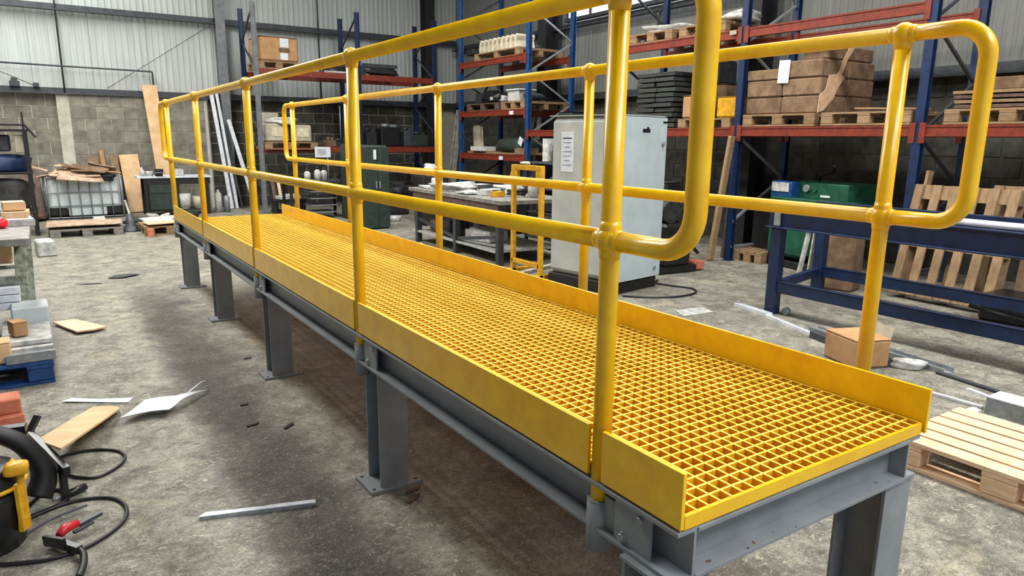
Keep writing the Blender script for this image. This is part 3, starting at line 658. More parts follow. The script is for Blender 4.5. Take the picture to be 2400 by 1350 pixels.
# black workbench on back left
t = thing('metal_workbench', 'black bench with white top and vice by the back wall', 'table', (1.05, 14.25, 0))
bx('worktop', t, (0,0,.74), (1.32,.62,.035), WHM); bx('apron', t, (.05,-.26,.66), (1.18,.04,.12), BLK)
for x in (-.52, .58):
    for y in (-.25, .25): bx('leg', t, (x,y,.36), (.06,.06,.72), BLK)
bx('cupboard', t, (-.22,-.02,.36), (.58,.5,.56), DGN); bx('lower_shelf', t, (.2,0,.10), (.8,.5,.02), BLK)
bx('drawer', t, (-.22,-.275,.52), (.5,.02,.16), DGN)
single('plastic_tub', MB().tube([(0,0,0),(0,0,.30)], [.11,.14], 12), CLUT, 'pale plastic tub on the lower shelf of the black bench', 'tub', (1.20, 14.1, .11))
single('plastic_tub', MB().tube([(0,0,0),(0,0,.24)], [.12,.13], 12), BEIG, 'beige tub right of the pale tub under the black bench', 'tub', (1.48, 14.1, .11))
single('gas_bottle', MB().tube([(0,0,0),(0,0,.36),(0,0,.42),(0,0,.46)], [.07,.07,.03,.02], 12), CLUT, 'small white cylinder standing right of the black bench', 'cylinder', (1.86, 14.2, 0))
single('gas_bottle', MB().tube([(0,0,0),(0,0,.30),(0,0,.34)], [.06,.06,.02], 12), GLV, 'shorter grey cylinder right of the white one by the black bench', 'cylinder', (2.02, 14.2, 0))
t = thing('bench_vice', 'black bench vice on the white worktop', 'vice', (.78, 14.05, .76)); obj('body', MB().box((0,0,.05), (.12,.2,.1)).box((0,-.12,.10), (.14,.05,.08)).cyl((0,-.2,.07), (0,.1,.07), .015, 8), BLK, t); obj('handle', MB().cyl((-.09,-.2,.07), (.09,-.2,.07), .008, 6), GLV, t)
single('white_bottle', MB().tube([(0,0,0),(0,0,.10),(0,0,.13),(0,0,.17)], [.05,.05,.02,.02], 10), CLUT, 'white bottle at the left end of the white worktop', 'bottle', (.50, 14.1, .76))
single('small_white_tub', MB().tube([(0,0,0),(0,0,.09)], [.06,.07], 10), CLUT, 'low white tub on the worktop between bottle and vice', 'tub', (.63, 14.15, .76))
carton('black and white parts box at the right of the white worktop', (1.12, 14.2, .76), (.22,.2,.12), .1, CLUT, tape=False)
for k, (x, y, s, lab) in enumerate(((.55,13.5,.13,'white scrap lump under the left front of the black bench'),(.75,13.45,.11,'smaller white scrap lump in front of the black bench'),(1.0,13.4,.12,'dark scrap lump in front of the black bench'),(1.2,13.3,.15,'largest dark scrap lump in front of the black bench'))):
    single('scrap_lump', blob(MB(), (0,0,s*.4), (s*1.6,s*1.4,s*.8), k+30, 10, 6, .3), CLUT if 'white' in lab else DRK, lab, 'scrap', (x, y, 0))
# blue covered machine stack at far left
t = thing('machine_bench', 'black framed rack holding blue sheeting, at the far left by the back wall', 'rack', (-1.62, 12.2, 0))
for x in (-.42, .36):
    for y in (-.4, .4): bx('post', t, (x,y,.80), (.05,.05,1.6), BLK)
for z in (.35, .95, 1.58): bx('shelf', t, (-.02,0,z), (.85,.86,.035), BLK)
obj('rail', MB().bar((-.45,-.42,1.66), (.36,-.42,1.66), .03,.03).bar((.36,-.42,1.6), (.36,-.42,1.85), .025,.025).bar((.36,-.42,1.68), (.5,-.42,1.48), .03,.03), BLK, t)
single('blue_tarpaulin', blob(MB(), (0,0,.11), (.82,.8,.28), 12, 14, 8, .12), BLU, 'blue tarpaulin bundle on the middle shelf at the far left', 'tarpaulin', (-1.64, 12.2, .97))
carton('grey crate on top of the blue tarpaulin at the far left', (-1.72, 12.2, 1.27), (.52,.5,.24), 0, GIRT, tape=False)
carton('small beige crate standing beside the grey crate at the far left', (-1.34, 12.0, 1.25), (.12,.3,.26), 0, BEIG, tape=False)
single('dark_machine', blob(MB(), (0,0,.24), (.78,.7,.50), 14, 14, 8, .2), DRK, 'dark machine on the bottom shelf at the far left', 'machine', (-1.64, 12.2, .37))

single('timber_offcut', MB().box((0,0,.06), (.09,.08,.13)), BRK, 'orange timber block at the front corner of the scrap pallet', 'block', (.20, 10.86, 0))

for k, (x, y, z, w_, l_, rz, rx, ry, m, lab) in enumerate(((-.75,14.2,.84,.5,.25,.3,.2,-.3,CRS,'curled cardboard flap at the left front of the caged tank'),(-.35,14.1,.88,.6,.22,-.2,.5,.1,CRDD,'brown strip lying across the middle of the heap on the caged tank'),(-.15,14.25,.90,.5,.3,.1,-.3,.25,CRS,'grey flap leaning right of centre on the heap of the caged tank'),(-.6,14.15,.92,.45,.2,-.15,.1,.25,CRDD,'dark brown flap under the topmost sheet on the caged tank'))):
    single('cardboard_sheet', MB().sheet([(-w_/2,-l_/2),(w_/2*.8,-l_/2),(w_/2,l_/2*.7),(-w_/2,l_/2)], .016, wavy(k+20, .03, 9)), m, lab, 'cardboard', (x, y, z), rot=(rx, ry, rz))
single('dark_rag', blob(MB(), (0,0,0), (.5,.14,.12), 33, 14, 8, .3), BLK, 'black rag hanging over the top front edge of the caged tank', 'rag', (-.22, 14.08, .76))
# ================================================================== LOAD ON THE BACK RACK
ZU, ZL = 2.835, 1.335
pallet('small pallet under the labelled carton on the upper back shelf', (3.08, 13.95, ZU), 0, L=.86, W=.8, m=WOD, nb=5)
cb = carton('large cardboard carton with two white labels, on the upper back shelf', (3.08, 13.95, ZU+.146), (.78,.78,.46), .04, CRD)
bx('label', cb, (.10,-.393,.36), (.17,.004,.17), PAP); bx('label', cb, (.09,-.393,.10), (.15,.004,.13), PAP); bx('tear', cb, (.10,-.3925,.22), (.22,.003,.08), CRDD)
for x, y, d, lab, m in ((4.35,13.9,(.55,.7,.22),'dark flat machine cover on the upper back shelf left of the frame',DRK),(5.30,13.75,(.75,.3,.14),'dark motor parts in a row on the upper back shelf, right bay',DRK)):
    single('machine_part', blob(MB(), (0,0,d[2]/2), d, hash(lab) % 7 if False else len(lab) % 7, 14, 8, .25), m, lab, 'part', (x, y, ZU))
single('steel_bar', MB().box((0,0,.02), (.5,.05,.04)), CLUT, 'pale bar lying on the upper back shelf before the dark cover', 'bar', (4.25, 13.6, ZU-.005), .02)
mb = MB();
t = thing('roller_conveyor', 'short grey roller track lying on the upper back shelf, right bay', 'conveyor', (5.32, 14.0, ZU))
for y in (-.18, .18): bx('side_rail', t, (0,y,.22), (.82,.03,.07), GIRT)
for k in range(7): obj('roller', MB().cyl((-.36+k*.12,-.17,.22), (-.36+k*.12,.17,.22), .025, 8), GLV, t)
for x in (-.35,.35): bx('foot', t, (x,0,.1), (.04,.36,.2), GIRT)
for k, (x, d, lab) in enumerate(((2.96,(.46,.4,.36),'left beige machine casing on the lower back shelf'),(3.45,(.42,.4,.34),'right beige machine casing on the lower back shelf'))):
    t = thing('machine_casing', lab, 'machine', (x, 13.75, ZL+.09)); bx('casing', t, (0,0,d[2]/2), d, BEIG); bx('vent_panel', t, (.02,-d[1]/2-.004,d[2]*.55), (d[0]*.6,.01,d[2]*.5), CREAM); bx('foot', t, (0,-.1,-.02), (d[0]*.9,.06,.04), BLK)
pallet('pallet under the beige casings on the lower back shelf', (3.2, 13.8, ZL-.06), 0, L=1.05, W=.8, m=WOD, nb=5)
carton('square beige carton behind the left beige casing', (2.95, 14.15, ZL+.10), (.36,.3,.58), 0, BEIG, tape=False)
single('white_cloth', blob(MB(), (0,0,.06), (.5,.4,.13), 21, 14, 8, .35), CLUT, 'crumpled white cloth draped over the beige casings', 'cloth', (3.12, 13.72, ZL+.44))
items = [(4.1,.2,.12,'low wooden box on the lower back shelf, left bay',CRDD),(4.35,.35,.10,'low dark tray on the lower back shelf, left bay',DRK),(5.0,.26,.32,'dark grey motor on the lower back shelf beside the frame',DRK),(5.45,.46,.42,'black square machine, biggest on the lower back shelf',BLP),(5.9,.25,.35,'grey drill head right of the black square machine',GIRT),(6.2,.35,.26,'greenish small machine at the right end of the lower back shelf',DGN)]
for k, (x, wd, h, lab, m) in enumerate(items):
    t = thing('shelf_machine', lab, 'machine', (x, 13.78, ZL)); bx('body', t, (0,0,h/2), (wd,.36,h), m)
    obj('top_unit', MB().cyl((-wd*.2,-.05,h), (-wd*.2,-.05,h+.07), wd*.18, 10).box((wd*.2,0,h+.03), (wd*.3,.2,.06)), m if k != 3 else GLV, t)
single('upright_rod', MB().cyl((0,0,0), (0,0,.75), .012, 8), GLV, 'thin grey rod standing on the lower back shelf', 'rod', (4.35, 13.75, ZL+.10))
# below the lower shelf
t = thing('grey_trolley', 'dark low trolley holding white tins under the back rack', 'trolley', (3.0, 13.2, 0))
bx('tray', t, (0,0,.28), (.62,.4,.04), BLK); bx('tray', t, (0,0,.06), (.62,.4,.04), BLK)
for x in (-.28,.28): bx('leg', t, (x,0,.16), (.03,.36,.28), BLK)
single('paper_stack', MB().box((0,0,.03), (.42,.3,.06), rz=.1).box((.03,0,.075), (.36,.26,.03), rz=-.1), CLUT, 'pale stack of papers on the dark low trolley', 'stack', (3.0, 13.2, .305))
t = thing('work_table', 'dark steel bench under the lower back shelf', 'table', (3.25, 12.35, 0))
bx('top', t, (0,0,.70), (1.1,.6,.04), GIRT); 
for x in (-.5,.5): 
    for y in (-.25,.25): bx('leg', t, (x,y,.34), (.05,.05,.68), BLK)
for k in range(4): bx('shelf', t, (.12,-.02,.12+k*.13), (.5,.5,.015), GLV)
t = thing('notice_board', 'white notice sheet clipped on a stand under the back rack', 'sign', (3.52, 12.5, .72)); bx('sheet', t, (0,0,.52), (.31,.01,.20), PAP); obj('stand', MB().cyl((0.1,.02,0), (.1,.02,.45), .012, 6), GLV, t)
for k in range(5): bx('text_line', t, (-.02,-.006,.47+k*.025), (.18-.02*(k % 2),.002,.007), GIRT)
for k, (x, y, h, lab) in enumerate(((3.10,12.2,.22,'left white bottle on the dark steel bench'),(3.28,12.15,.26,'middle white bottle on the dark steel bench'),(3.42,12.2,.24,'right white bottle on the dark steel bench'))):
    t = thing('bottle', lab, 'bottle', (x, y, .72)); obj('body', MB().tube([(0,0,0),(0,0,h*.65),(0,0,h*.8)], [.06,.06,.025], 10), CLUT, t); obj('cap', MB().cyl((0,0,h*.8),(0,0,h), .025, 8), BLP, t)
def cabinet(label, loc, d, m, rz=0, nd=2, drawers=0):
    t = thing('steel_cabinet', label, 'cabinet', loc, rz); bx('carcass', t, (0,0,d[2]/2), d, m)
    for k in range(nd):
        wv = d[0]/nd; dd = bx('door', t, (-d[0]/2+wv*(k+.5), -d[1]/2-.008, d[2]*.5), (wv-.012, .016, d[2]-.05), m); bx('handle', dd, (wv*.35*(1 if k == 0 else -1), -.018, .05), (.02,.02,.12), GLV)
    return t
cabinet('tall dark green cabinet behind the walkway, left of its second far post', (3.86, 11.75, 0), (.36,.5,1.40), DGN, 0, 1)
c2 = cabinet('tall dark green cabinet with a white tag, right of the bright near post', (3.62, 10.3, 0), (.42,.5,1.40), DGN, 0, 2)
bx('tag', c2, (-.05,-.28,1.25), (.05,.01,.16), PAP)
single('white_tub', MB().tube([(0,0,0),(0,0,.10)], [.09,.11], 12), CLUT, 'white tub on the floor clutter near the green cabinets', 'tub', (4.35, 11.0, 0))
# dark clutter stacked under the back rack and behind the table
r = random.Random(11); spots = []
names = ['squat','tall','round','tilted','narrow','broad']
cl = [(4.6,13.2,'left of the frame under the back rack'),(5.2,13.0,'middle of the floor under the back rack'),(5.8,13.1,'right end of the floor under the back rack'),(4.9,12.2,'behind the far end of the cluttered table'),(5.5,11.6,'between the table and the middle rack frame')]
for k, (x, y, where) in enumerate(cl):
    h = (.75,.55,.85,.65,.6)[k]
    t = thing('machine', names[k]+' dark machine, '+where, 'machine', (x, y, 0), r.uniform(-.3,.3)); bx('base', t, (0,0,h*.3), (.42,.42,h*.6), DRK)
    obj('head', MB().cyl((0,-.1,h*.6), (0,-.1,h*.85), .12, 12).box((.08,.05,h*.8), (.2,.25,h*.35)), DRK, t); obj('wheel', MB().cyl((-.15,-.24,h*.5), (-.15,-.21,h*.5), .08, 12), GIRT, t)

# ================================================================== CENTRE: cluttered table, trolley, cabinet
tb = thing('cluttered_table', 'long grey worktable covered in pale offcuts, right of the walkway', 'table', (3.98, 7.2, 0), -.03)
bx('tabletop', tb, (0,0,.78), (1.05,2.72,.05), PIPE); bx('apron', tb, (-.48,0,.71), (.04,2.5,.09), DBAR)
for x in (-.44,.44):
    for y in (-1.2,-.05,1.2): bx('leg', tb, (x,y,.38), (.08,.08,.76), GIRT)
bx('lower_shelf', tb, (0,.1,.16), (.95,2.5,.03), CLUT)
obj('brace', MB().bar((-.44,-1.2,.35), (-.44,-.05,.2), .04,.04).bar((-.44,1.2,.35), (-.44,-.05,.2), .04,.04), GIRT, tb)
clab = [('white folded sheet','far end'),('pair of pale flat bars','far end'),('bright crumpled plastic sheet','middle'),('white cloth heap','middle'),('pale angle offcut','middle'),('grey and white tool case','near half'),('white paper roll','near half'),('small yellow box','near half'),('white upright canister','near end'),('coil of black hose','near end')]
pos = [(3.75,8.3),(3.62,7.9),(3.75,7.55),(4.1,7.05),(3.62,7.0),(3.8,6.75),(4.15,6.7),(3.75,6.45),(4.05,6.1),(3.98,6.35)]
for k, ((a, b), (x, y)) in enumerate(zip(clab, pos)):
    lab = '%s on the cluttered table, %s' % (a, b); z = .806
    if k in (0, 4): single('offcut', MB().sheet([(-.2,-.1),(.2,-.12),(.16,.1),(-.16,.12)], .02, wavy(k,.02,12)), CLUT, lab, 'offcut', (x,y,z), .4*k)
    elif k == 1: single('flat_bars', MB().box((0,-.04,.02), (.06,.7,.03)).box((.1,.02,.02), (.05,.6,.03)), CLUT, lab, 'bar', (x,y,z), .1)
    elif k in (2, 3): single('plastic_sheet', blob(MB(), (0,0,.055), (.42,.5,.13), 40+k, 16, 10, .4), CLUT, lab, 'sheet', (x,y,z), .3)
    elif k == 5:
        t = thing('tool_case', lab, 'case', (x,y,z), .3); bx('body', t, (0,0,.04), (.26,.2,.08), CLUT); bx('lid', t, (0,.06,.10), (.26,.05,.06), GIRT); bx('handle', t, (0,-.11,.05), (.1,.02,.03), BLK)
    elif k == 6: single('paper_roll', MB().cyl((-.15,0,.045), (.15,.05,.045), .045, 12), PAP, lab, 'roll', (x,y,z), .5)
    elif k == 7: carton(lab, (x,y,z), (.16,.12,.06), .4, YTR, tape=False)
    elif k == 8: single('canister', MB().tube([(0,0,0),(0,0,.16),(0,0,.19)], [.065,.065,.035], 12), CLUT, lab, 'canister', (x,y,z))
    else: single('hose_coil', MB().tube([(.12*math.cos(t*.5),.12*math.sin(t*.5),.02+.003*t) for t in range(26)], .018, 8), BLK, lab, 'hose', (x,y,z))
for k, (x, y, h, lab) in enumerate(((3.75,7.6,.22,'crate of mixed scrap at the middle of the low shelf'),(3.8,8.0,.16,'brown box at the far end of the low shelf'),(3.85,6.9,.14,'long pale box at the near end of the low shelf'))):
    carton(lab+' under the cluttered table', (x, y, .18), (.34,.5 if k == 2 else .3,h), .1*k, (DRK,CRDD,CLUT)[k], tape=False)
for k, (x, y, l, rz, lab) in enumerate(((3.2,7.4,1.3,-.25,'long pale board on the floor under the cluttered table, farther one'),(3.25,6.5,1.2,-.15,'long grey board on the floor before the cluttered table, nearer one'),(3.7,5.5,1.0,-1.2,'white profile on the floor between trolley and pale cabinet'))):
    single('floor_board', MB().box((0,0,.02), (.14 if k < 2 else .07,l,.035)), (CLUT,PIPE,CLUT)[k], lab, 'board', (x,y,0), rz)
single('white_jug', blob(MB(), (0,0,.085), (.16,.12,.18), 3, 12, 8, .2), CLUT, 'small white jug at the far end of the cluttered table', 'jug', (3.78, 8.15, .806))
# yellow trolley frame
t = thing('yellow_trolley', 'tall yellow hand trolley frame between walkway and pale cabinet', 'trolley', (3.40, 5.25, 0), 0)
y0_, y1_ = -.27, .27
for y in (y0_, y1_): obj('upright', MB().bar((-.02,y,.02), (-.02,y,1.22), .05,.05), YTR, t)
obj('top_bar', MB().bar((-.02,y0_-.02,1.22), (-.02,y1_+.02,1.22), .055,.055).bar((-.02,y1_,1.20), (.0,y1_+.10,1.06), .04,.04), YTR, t)
for y in (y0_, y1_): obj('gusset', MB().prism([(0,1.06),(.09,1.10) if y > 0 else (.09,1.10),(.09,1.2),(0,1.2)], -.02, .02, 'x'), YTR, t, (-.02, y-(0 if y < 0 else .09), 0))
obj('lower_bar', MB().bar((-.02,y0_,.16), (-.02,y1_,.16), .05,.05), YTR, t)
for y in (y0_, y1_): obj('foot', MB().bar((-.12,y,.04), (.35,y,.04), .05,.05).cyl((.3,y-.03,.05), (.3,y+.03,.05), .05, 12), YTR, t)
single('pale_tool', blob(MB(), (0,0,.02), (.05,.16,.035), 3, 10, 6), CLUT, 'pale pad resting on the top bar of the yellow trolley', 'pad', (3.38, 5.3, 1.248))
# shelf unit of tools behind trolley
t = thing('tool_shelf', 'dark shelf unit full of tools behind the pale cabinet', 'shelf', (5.1, 6.75, 0), 0)
for x in (-.35,.35):
    for y in (-.5,.5): bx('post', t, (x,y,.62), (.04,.04,1.24), BLK)
for z in (.15,.5,.85,1.2): bx('shelf', t, (0,0,z), (.74,1.04,.025), GIRT)
for k, (x, y, z, d, m, lab) in enumerate(((4.95,7.0,1.215,(.16,.12,.32),CLUT,'pale upright box on top of the dark tool shelf'),(5.05,6.72,1.215,(.3,.3,.25),BLP,'black box with pale front on the dark tool shelf'),(5.0,6.45,.865,(.3,.3,.16),CLUT,'white tray on the third level of the dark tool shelf'),(5.0,6.9,.515,(.4,.4,.2),DRK,'dark crate on the second level of the dark tool shelf'),(5.0,6.6,.165,(.4,.5,.2),DRK,'dark crate on the lowest level of the dark tool shelf'))):
    c = carton(lab, (x,y,z), d, .1*k, m, tape=False)
    if k == 1: bx('front_plate', c, (-.152,0,.13), (.004,.2,.16), CLUT)
# tall pale cabinet, standing turned
cbn = thing('electrical_cabinet', 'tall pale grey steel cabinet with black plinth and notice on its side', 'cabinet', (4.13, 4.73, 0), -.0)
# corners on the floor: left (3.73,5.01) middle (3.67,4.01) right (4.59,4.37)
P0, P1_, P2_ = Vector((3.63,4.90,0)), Vector((3.56,3.98,0)), Vector((4.30,4.11,0))
ang = math.atan2(P2_.y-P1_.y, P2_.x-P1_.x); W_, D_ = (P2_-P1_).length, .92
cbn.location = (P1_.x+math.cos(ang)*W_/2-math.sin(ang)*D_/2, P1_.y+math.sin(ang)*W_/2+math.cos(ang)*D_/2, 0); cbn.rotation_euler = (0,0,ang)
bx('plinth', cbn, (0,0,.06), (W_-.02,D_-.02,.12), BLK); bx('carcass', cbn, (0,0,.94), (W_,D_,1.64), CABS)
dr = bx('door', cbn, (0,-D_/2-.012,.94), (W_-.01,.024,1.62), CAB)
obj('door_lock', MB().cyl((.30,-.013,.55), (.30,-.032,.55), .018, 10).box((.30,-.03,.55), (.012,.012,.05)), GLV, dr)
obj('door_lock', MB().cyl((.27,-.013,-.72), (.27,-.025,-.72), .02, 10), GLV, dr)
nm = bx('nameplate', dr, (.02,-.014,.68), (.12,.004,.035), BLP); bx('nameplate', dr, (.33,-.014,.765), (.07,.004,.02), BLP)
bx('emblem', dr, (.04,-.015,.70), (.03,.004,.03), BLP)
nt_ = bx('notice', cbn, (-W_/2-.003,-.12+.32,1.40), (.004,.17,.40), PAP)
for k in range(7): bx('text_line', nt_, (-.003,0,.14-k*.045), (.001,.12-.02*(k % 3),.012 if k == 0 else .005), GIRT)
bx('lid', cbn, (0,0,1.763), (W_,D_,.008), CABS)
for x, y, lab in ((-.2,.1,'left'),(.0,-.2,'middle')):
    p = cbn.matrix_basis @ Vector((x,y,1.772))
    single('lifting_eye', MB().tube([(.03*math.cos(a),0,.03+.03*math.sin(a)) for a in [i*.6 for i in range(11)]], .007, 6), GLV, lab+' small ring standing on top of the pale cabinet', 'ring', p, 1)
cable('black cable looping over the floor from the foot of the pale cabinet', [(3.62,3.90),(3.80,3.72),(4.05,3.60),(4.35,3.62),(4.50,3.80),(4.42,4.02),(4.38,4.2),(4.52,4.32)], .011)
# black machine right of cabinet
t = thing('compressor', 'black machine on an orange-footed pallet right of the pale cabinet', 'machine', (5.05, 4.75, 0), -.1)
bx('casing', t, (-.02,0,.34), (.42,.5,.50), BLP); bx('label', t, (.1,-.255,.42), (.12,.006,.2), BEIG); obj('motor', MB().cyl((-.1,-.2,.72), (-.1,.25,.72), .13, 14).cyl((.14,-.1,.66), (.14,.2,.66), .08, 12), DRK, t)
obj('pipes', MB().tube(smoothpath([(.2,-.1,.7),(.35,-.1,.6),(.3,-.1,.35),(.42,-.1,.2)], 5), .02, 8).tube(smoothpath([(.1,-.2,.8),(.3,-.2,.75),(.42,-.15,.4)], 5), .018, 8), BLK, t)
obj('skid', MB().box((0,-.18,.05), (.6,.1,.08)).box((0,.18,.05), (.6,.1,.08)), BLK, t); bx('end_block', t, (.36,-.12,.07), (.16,.18,.10), BRK)
for k, (x, y, z, d, m, lab) in enumerate(((5.5,5.6,.0,(.5,.6,.6),DRK,'dark crate on the floor behind the black machine'),(5.5,5.55,.62,(.45,.5,.06),CLUT,'white torn sheet pack on the dark crate behind the black machine'),(5.6,5.5,.70,(.4,.5,.3),DRK,'dark bin on the white sheet pack behind the black machine'),(5.75,5.3,0,(.3,.3,.42),DRK,'low dark bin left of the leaning timber'))):
    carton(lab, (x,y,z), d, .15*k, m, tape=False)
leanb('tall rough timber leaning on the pallet rack left of its blue upright', 6.08, .14, 4.95, 4.86, 1.58, .09, .05, WOD, 'timber')
leanb('grey-brown timber standing behind the leaning one at the rack', 6.45, .05, 5.05, 4.98, 1.5, .06, .05, DBAR, 'timber')

# ================================================================== LOADS ON THE RIGHT RACK
zA = 1.705; zU2 = 2.88
pallet('wooden pallet under the wrapped carton stack on the right rack', (6.88, 4.30, zA), PI/2, L=1.0, W=1.12, m=WOD, nb=7)
st = thing('carton_stack', 'pallet load of brown cartons with a paper sheet taped on, on the right rack', 'boxes', (6.9, 4.32, zA+.146))
hz = [.20,.19,.19]
for k in range(3):
    for a, (yy, ww) in enumerate(((-.27,.50),(.235,.50))):
        for b, xx in enumerate((-.27,.27)):
            if k == 2 and a == 1 and b == 0: hh = .12
            else: hh = .195
            bx('carton', st, (xx+random.uniform(-.008,.008), yy, k*.2+hh/2), (.53,ww,hh), CRDD)
bx('carton', st, (.05,-.34,.68), (.9,.32,.15), CRDD)
bx('paper_sheet', st, (-.548,-.04,.48), (.004,.15,.26), PAP, rx=.04)
cr2 = MB().prism([(-.55,0),(-.44,.03),(-.36,.10),(-.28,.16),(-.20,.30),(-.10,.40),(-.16,.44),(-.08,.60),(.06,.76),(-.04,.77),(-.16,.60),(-.24,.44),(-.40,.42),(-.44,.26),(-.54,.20)], -.535, -.527, 'y'); obj('torn_corner', cr2, CRL, st)
pallet('empty pallet right of the brown carton stack on the right rack', (6.85, 3.20, zA), PI/2, L=1.0, W=1.12, m=WOD, nb=7)
single('loose_board', MB().box((0,0,.012), (.12,.75,.02), rx=.03), WOD, 'loose board lying on the empty pallet of the right rack', 'board', (6.55, 3.05, zA+.165), .05)
pallet('pallet at the right edge of the photo on the right rack', (6.85, 1.85, zA), PI/2, L=1.1, W=1.05, m=WOD, nb=7)
st = thing('timber_stack', 'stack of boards and flat timber on the right rack by the photo edge', 'timber', (6.85, 1.75, zA+.146))
for k in range(4): bx('board', st, (.02*k,.02*k,.02+k*.045), (1.0,1.15,.03), WOD if k % 2 else DBAR)
bx('panel', st, (.2,0,.25), (.6,.9,.12), CRDD)
# bay B lower
pallet('pallet under the yellow carton in the middle bay of the right rack', (6.85, 5.45, zA-.03), PI/2, L=.9, W=1.05, m=WOD, nb=6)
carton('yellow-brown carton on the middle bay of the right rack', (6.62, 5.18, zA+.12), (.36,.32,.26), .1, YTR)
carton('brown carton left of the yellow-brown carton, middle bay', (6.6, 5.78, zA+.12), (.36,.30,.30), 0, CRD)
single('grey_casing', MB().box((0,0,.16), (.4,.42,.32)), GIRT, 'grey metal casing at the back of the middle bay', 'casing', (7.1, 5.95, zA+.6))
carton('dark carton under the grey metal casing, middle bay', (7.1, 5.9, zA+.12), (.4,.6,.47), 0, CRDD, tape=False)
for q, (yy, where) in enumerate(((6.62,'left'),(6.25,'right'))):
    st = thing('sheet_stack', 'tall %s stack of dark folded sheeting in the middle bay' % where, 'stack', (6.75, yy, zA))
    for k in range(11): bx('folded_sheet', st, (random.uniform(-.02,.02),random.uniform(-.02,.02),.035+k*.07), (.7,.36,.055), SCK, rz=random.uniform(-.05,.05))
# upper level
pallet('upper pallet with white sacks behind the nearest post', (6.85, 6.55, zU2), PI/2, L=.85, W=1.0, m=WOD, nb=6)
pallet('upper pallet with dark sheets, middle bay of the right rack', (6.85, 5.6, zU2), PI/2, L=.8, W=1.0, m=WOD, nb=6)
single('sack', blob(MB(), (0,0,.06), (.6,.7,.13), 51, 14, 8, .3), CLUT, 'pale flat sack on the upper pallet behind the nearest post', 'sack', (6.8, 6.55, zU2+.15))
single('sack', blob(MB(), (0,0,.06), (.6,.5,.12), 52, 14, 8, .3), CLUT, 'pale crumpled sack on the upper level left of the blue upright', 'sack', (6.8, 5.35, zU2+.16))
single('tool_stand', MB().cyl((0,0,0),(0,0,.3),.012,6).bar((-.1,-.15,.02),(0,.1,.28),.02,.02).bar((.1,.15,.02),(0,-.05,.3),.02,.02), BLK, 'thin black stand on the upper pallet behind the nearest post', 'stand', (6.7, 6.75, zU2+.22))
# bay D
zD1, zD2, zD3 = 1.235, 2.065, 3.015
pallet('pallet under the cream mouldings, top level of the far bay', (6.85, 10.7, zD3), PI/2, L=1.6, W=1.0, m=WOD, nb=6)
for k in range(9):
    t = thing('moulding', 'cream curved moulding standing in a row on the top level of the far bay', 'moulding', (6.55, 10.02+k*.155, zD3+.146), 0, 'cream mouldings on the far bay')
    obj('profile', MB().prism([(-.05,0),(.04,0),(.05,.10),(.02,.20),(-.02,.235),(-.05,.2),(-.02,.12)], -.2, .2, 'x'), CREAM, t)
single('long_tube', MB().cyl((0,-.9,.0), (0,.9,.08), .03, 8), GIRT, 'grey tube behind the cream mouldings on the far bay', 'tube', (6.95, 11.0, zD3+.2))
pallet('left pallet on the middle level of the far bay', (6.85, 11.2, zD2), PI/2, L=1.2, W=1.0, m=DBAR, nb=6)
pallet('right pallet on the middle level of the far bay', (6.85, 10.1, zD2), PI/2, L=.8, W=1.0, m=WOD, nb=6)
t = thing('motor_unit', 'black motor with curved cable on the middle level of the far bay', 'machine', (6.6, 11.15, zD2+.146)); obj('body', MB().cyl((0,-.35,.1), (0,.3,.1), .11, 14).box((0,.05,.2), (.2,.3,.1)), BLP, t); obj('cable', MB().tube(smoothpath([(0,-.3,.15),(0,-.1,.34),(0,.2,.36),(0,.45,.15)], 6), .02, 8), BLK, t); bx('panel', t, (-.12,-.1,.09), (.01,.1,.06), CLUT)
t = thing('white_printer', 'white box-shaped device on the middle level of the far bay', 'machine', (6.6, 10.2, zD2+.146)); bx('body', t, (0,0,.1), (.35,.38,.2), CLUT); bx('lid', t, (0,-.02,.215), (.4,.44,.025), PAP)
single('grey_lump', blob(MB(), (0,0,.08), (.3,.34,.16), 8, 12, 8, .3), GIRT, 'grey lumpy part right of the white device on the far bay', 'part', (6.62, 9.82, zD2+.146))
for k, (x, y, lab) in enumerate(((6.6,11.75,'rounded beige panel leaning inside the far bay'),)):
    t = thing('beige_panel', lab, 'panel', (x, y, zD1), rot=(0,.1,PI/2)); obj('panel', MB().prism([(-.12,0),(.12,0),(.15,.06),(.15,.5),(.1,.58),(-.1,.58),(-.15,.5),(-.15,.06)], -.02, .02, 'y'), BEIG, t); obj('rim', MB().tube([(-.15,-.03,.06),(-.15,-.03,.5),(-.1,-.03,.58),(.1,-.03,.58),(.15,-.03,.5),(.15,-.03,.06),(.12,-.03,0),(-.12,-.03,0)], .012, 6, closed=True), CREAM, t)
t = thing('covered_bonnet', 'dark green rounded cover with a white tag on the low level of the far bay', 'cover', (6.68, 10.35, zD1+.05)); obj('cover', blob(MB(), (0,0,.12), (.6,1.2,.30), 61, 18, 10, .08), DGN, t); bx('tag', t, (-.29,-.48,.20), (.01,.13,.14), PAP, rx=.5)
single('flat_board', MB().box((0,0,.02), (.8,2.2,.04)), WOD, 'flat board across the low level of the far bay', 'board', (6.82, 10.8, zD1), 0)
carton('flat white box at the left end of the low level, far bay', (6.5, 11.4, zD1+.045), (.3,.5,.09), .05, CLUT, tape=False)
for k, (y0, y1, lab) in enumerate(((12.45,12.15,'leftmost grey board leaning left of the far bay'),(12.3,12.05,'second grey board leaning left of the far bay'))):
    leanb(lab, 6.2, .15, y0, y1, 2.1, .09, .03, PIPE, 'board', 'board')
leanb('narrow beige board leaning at the back of the far bay', 7.1, .3, 10.9, 10.9, 2.2, .12, .03, BEIG, 'board', 'board')
leanb('second narrow beige board at the back of the far bay', 7.1, .3, 10.6, 10.65, 2.2, .10, .03, BEIG, 'board', 'board')
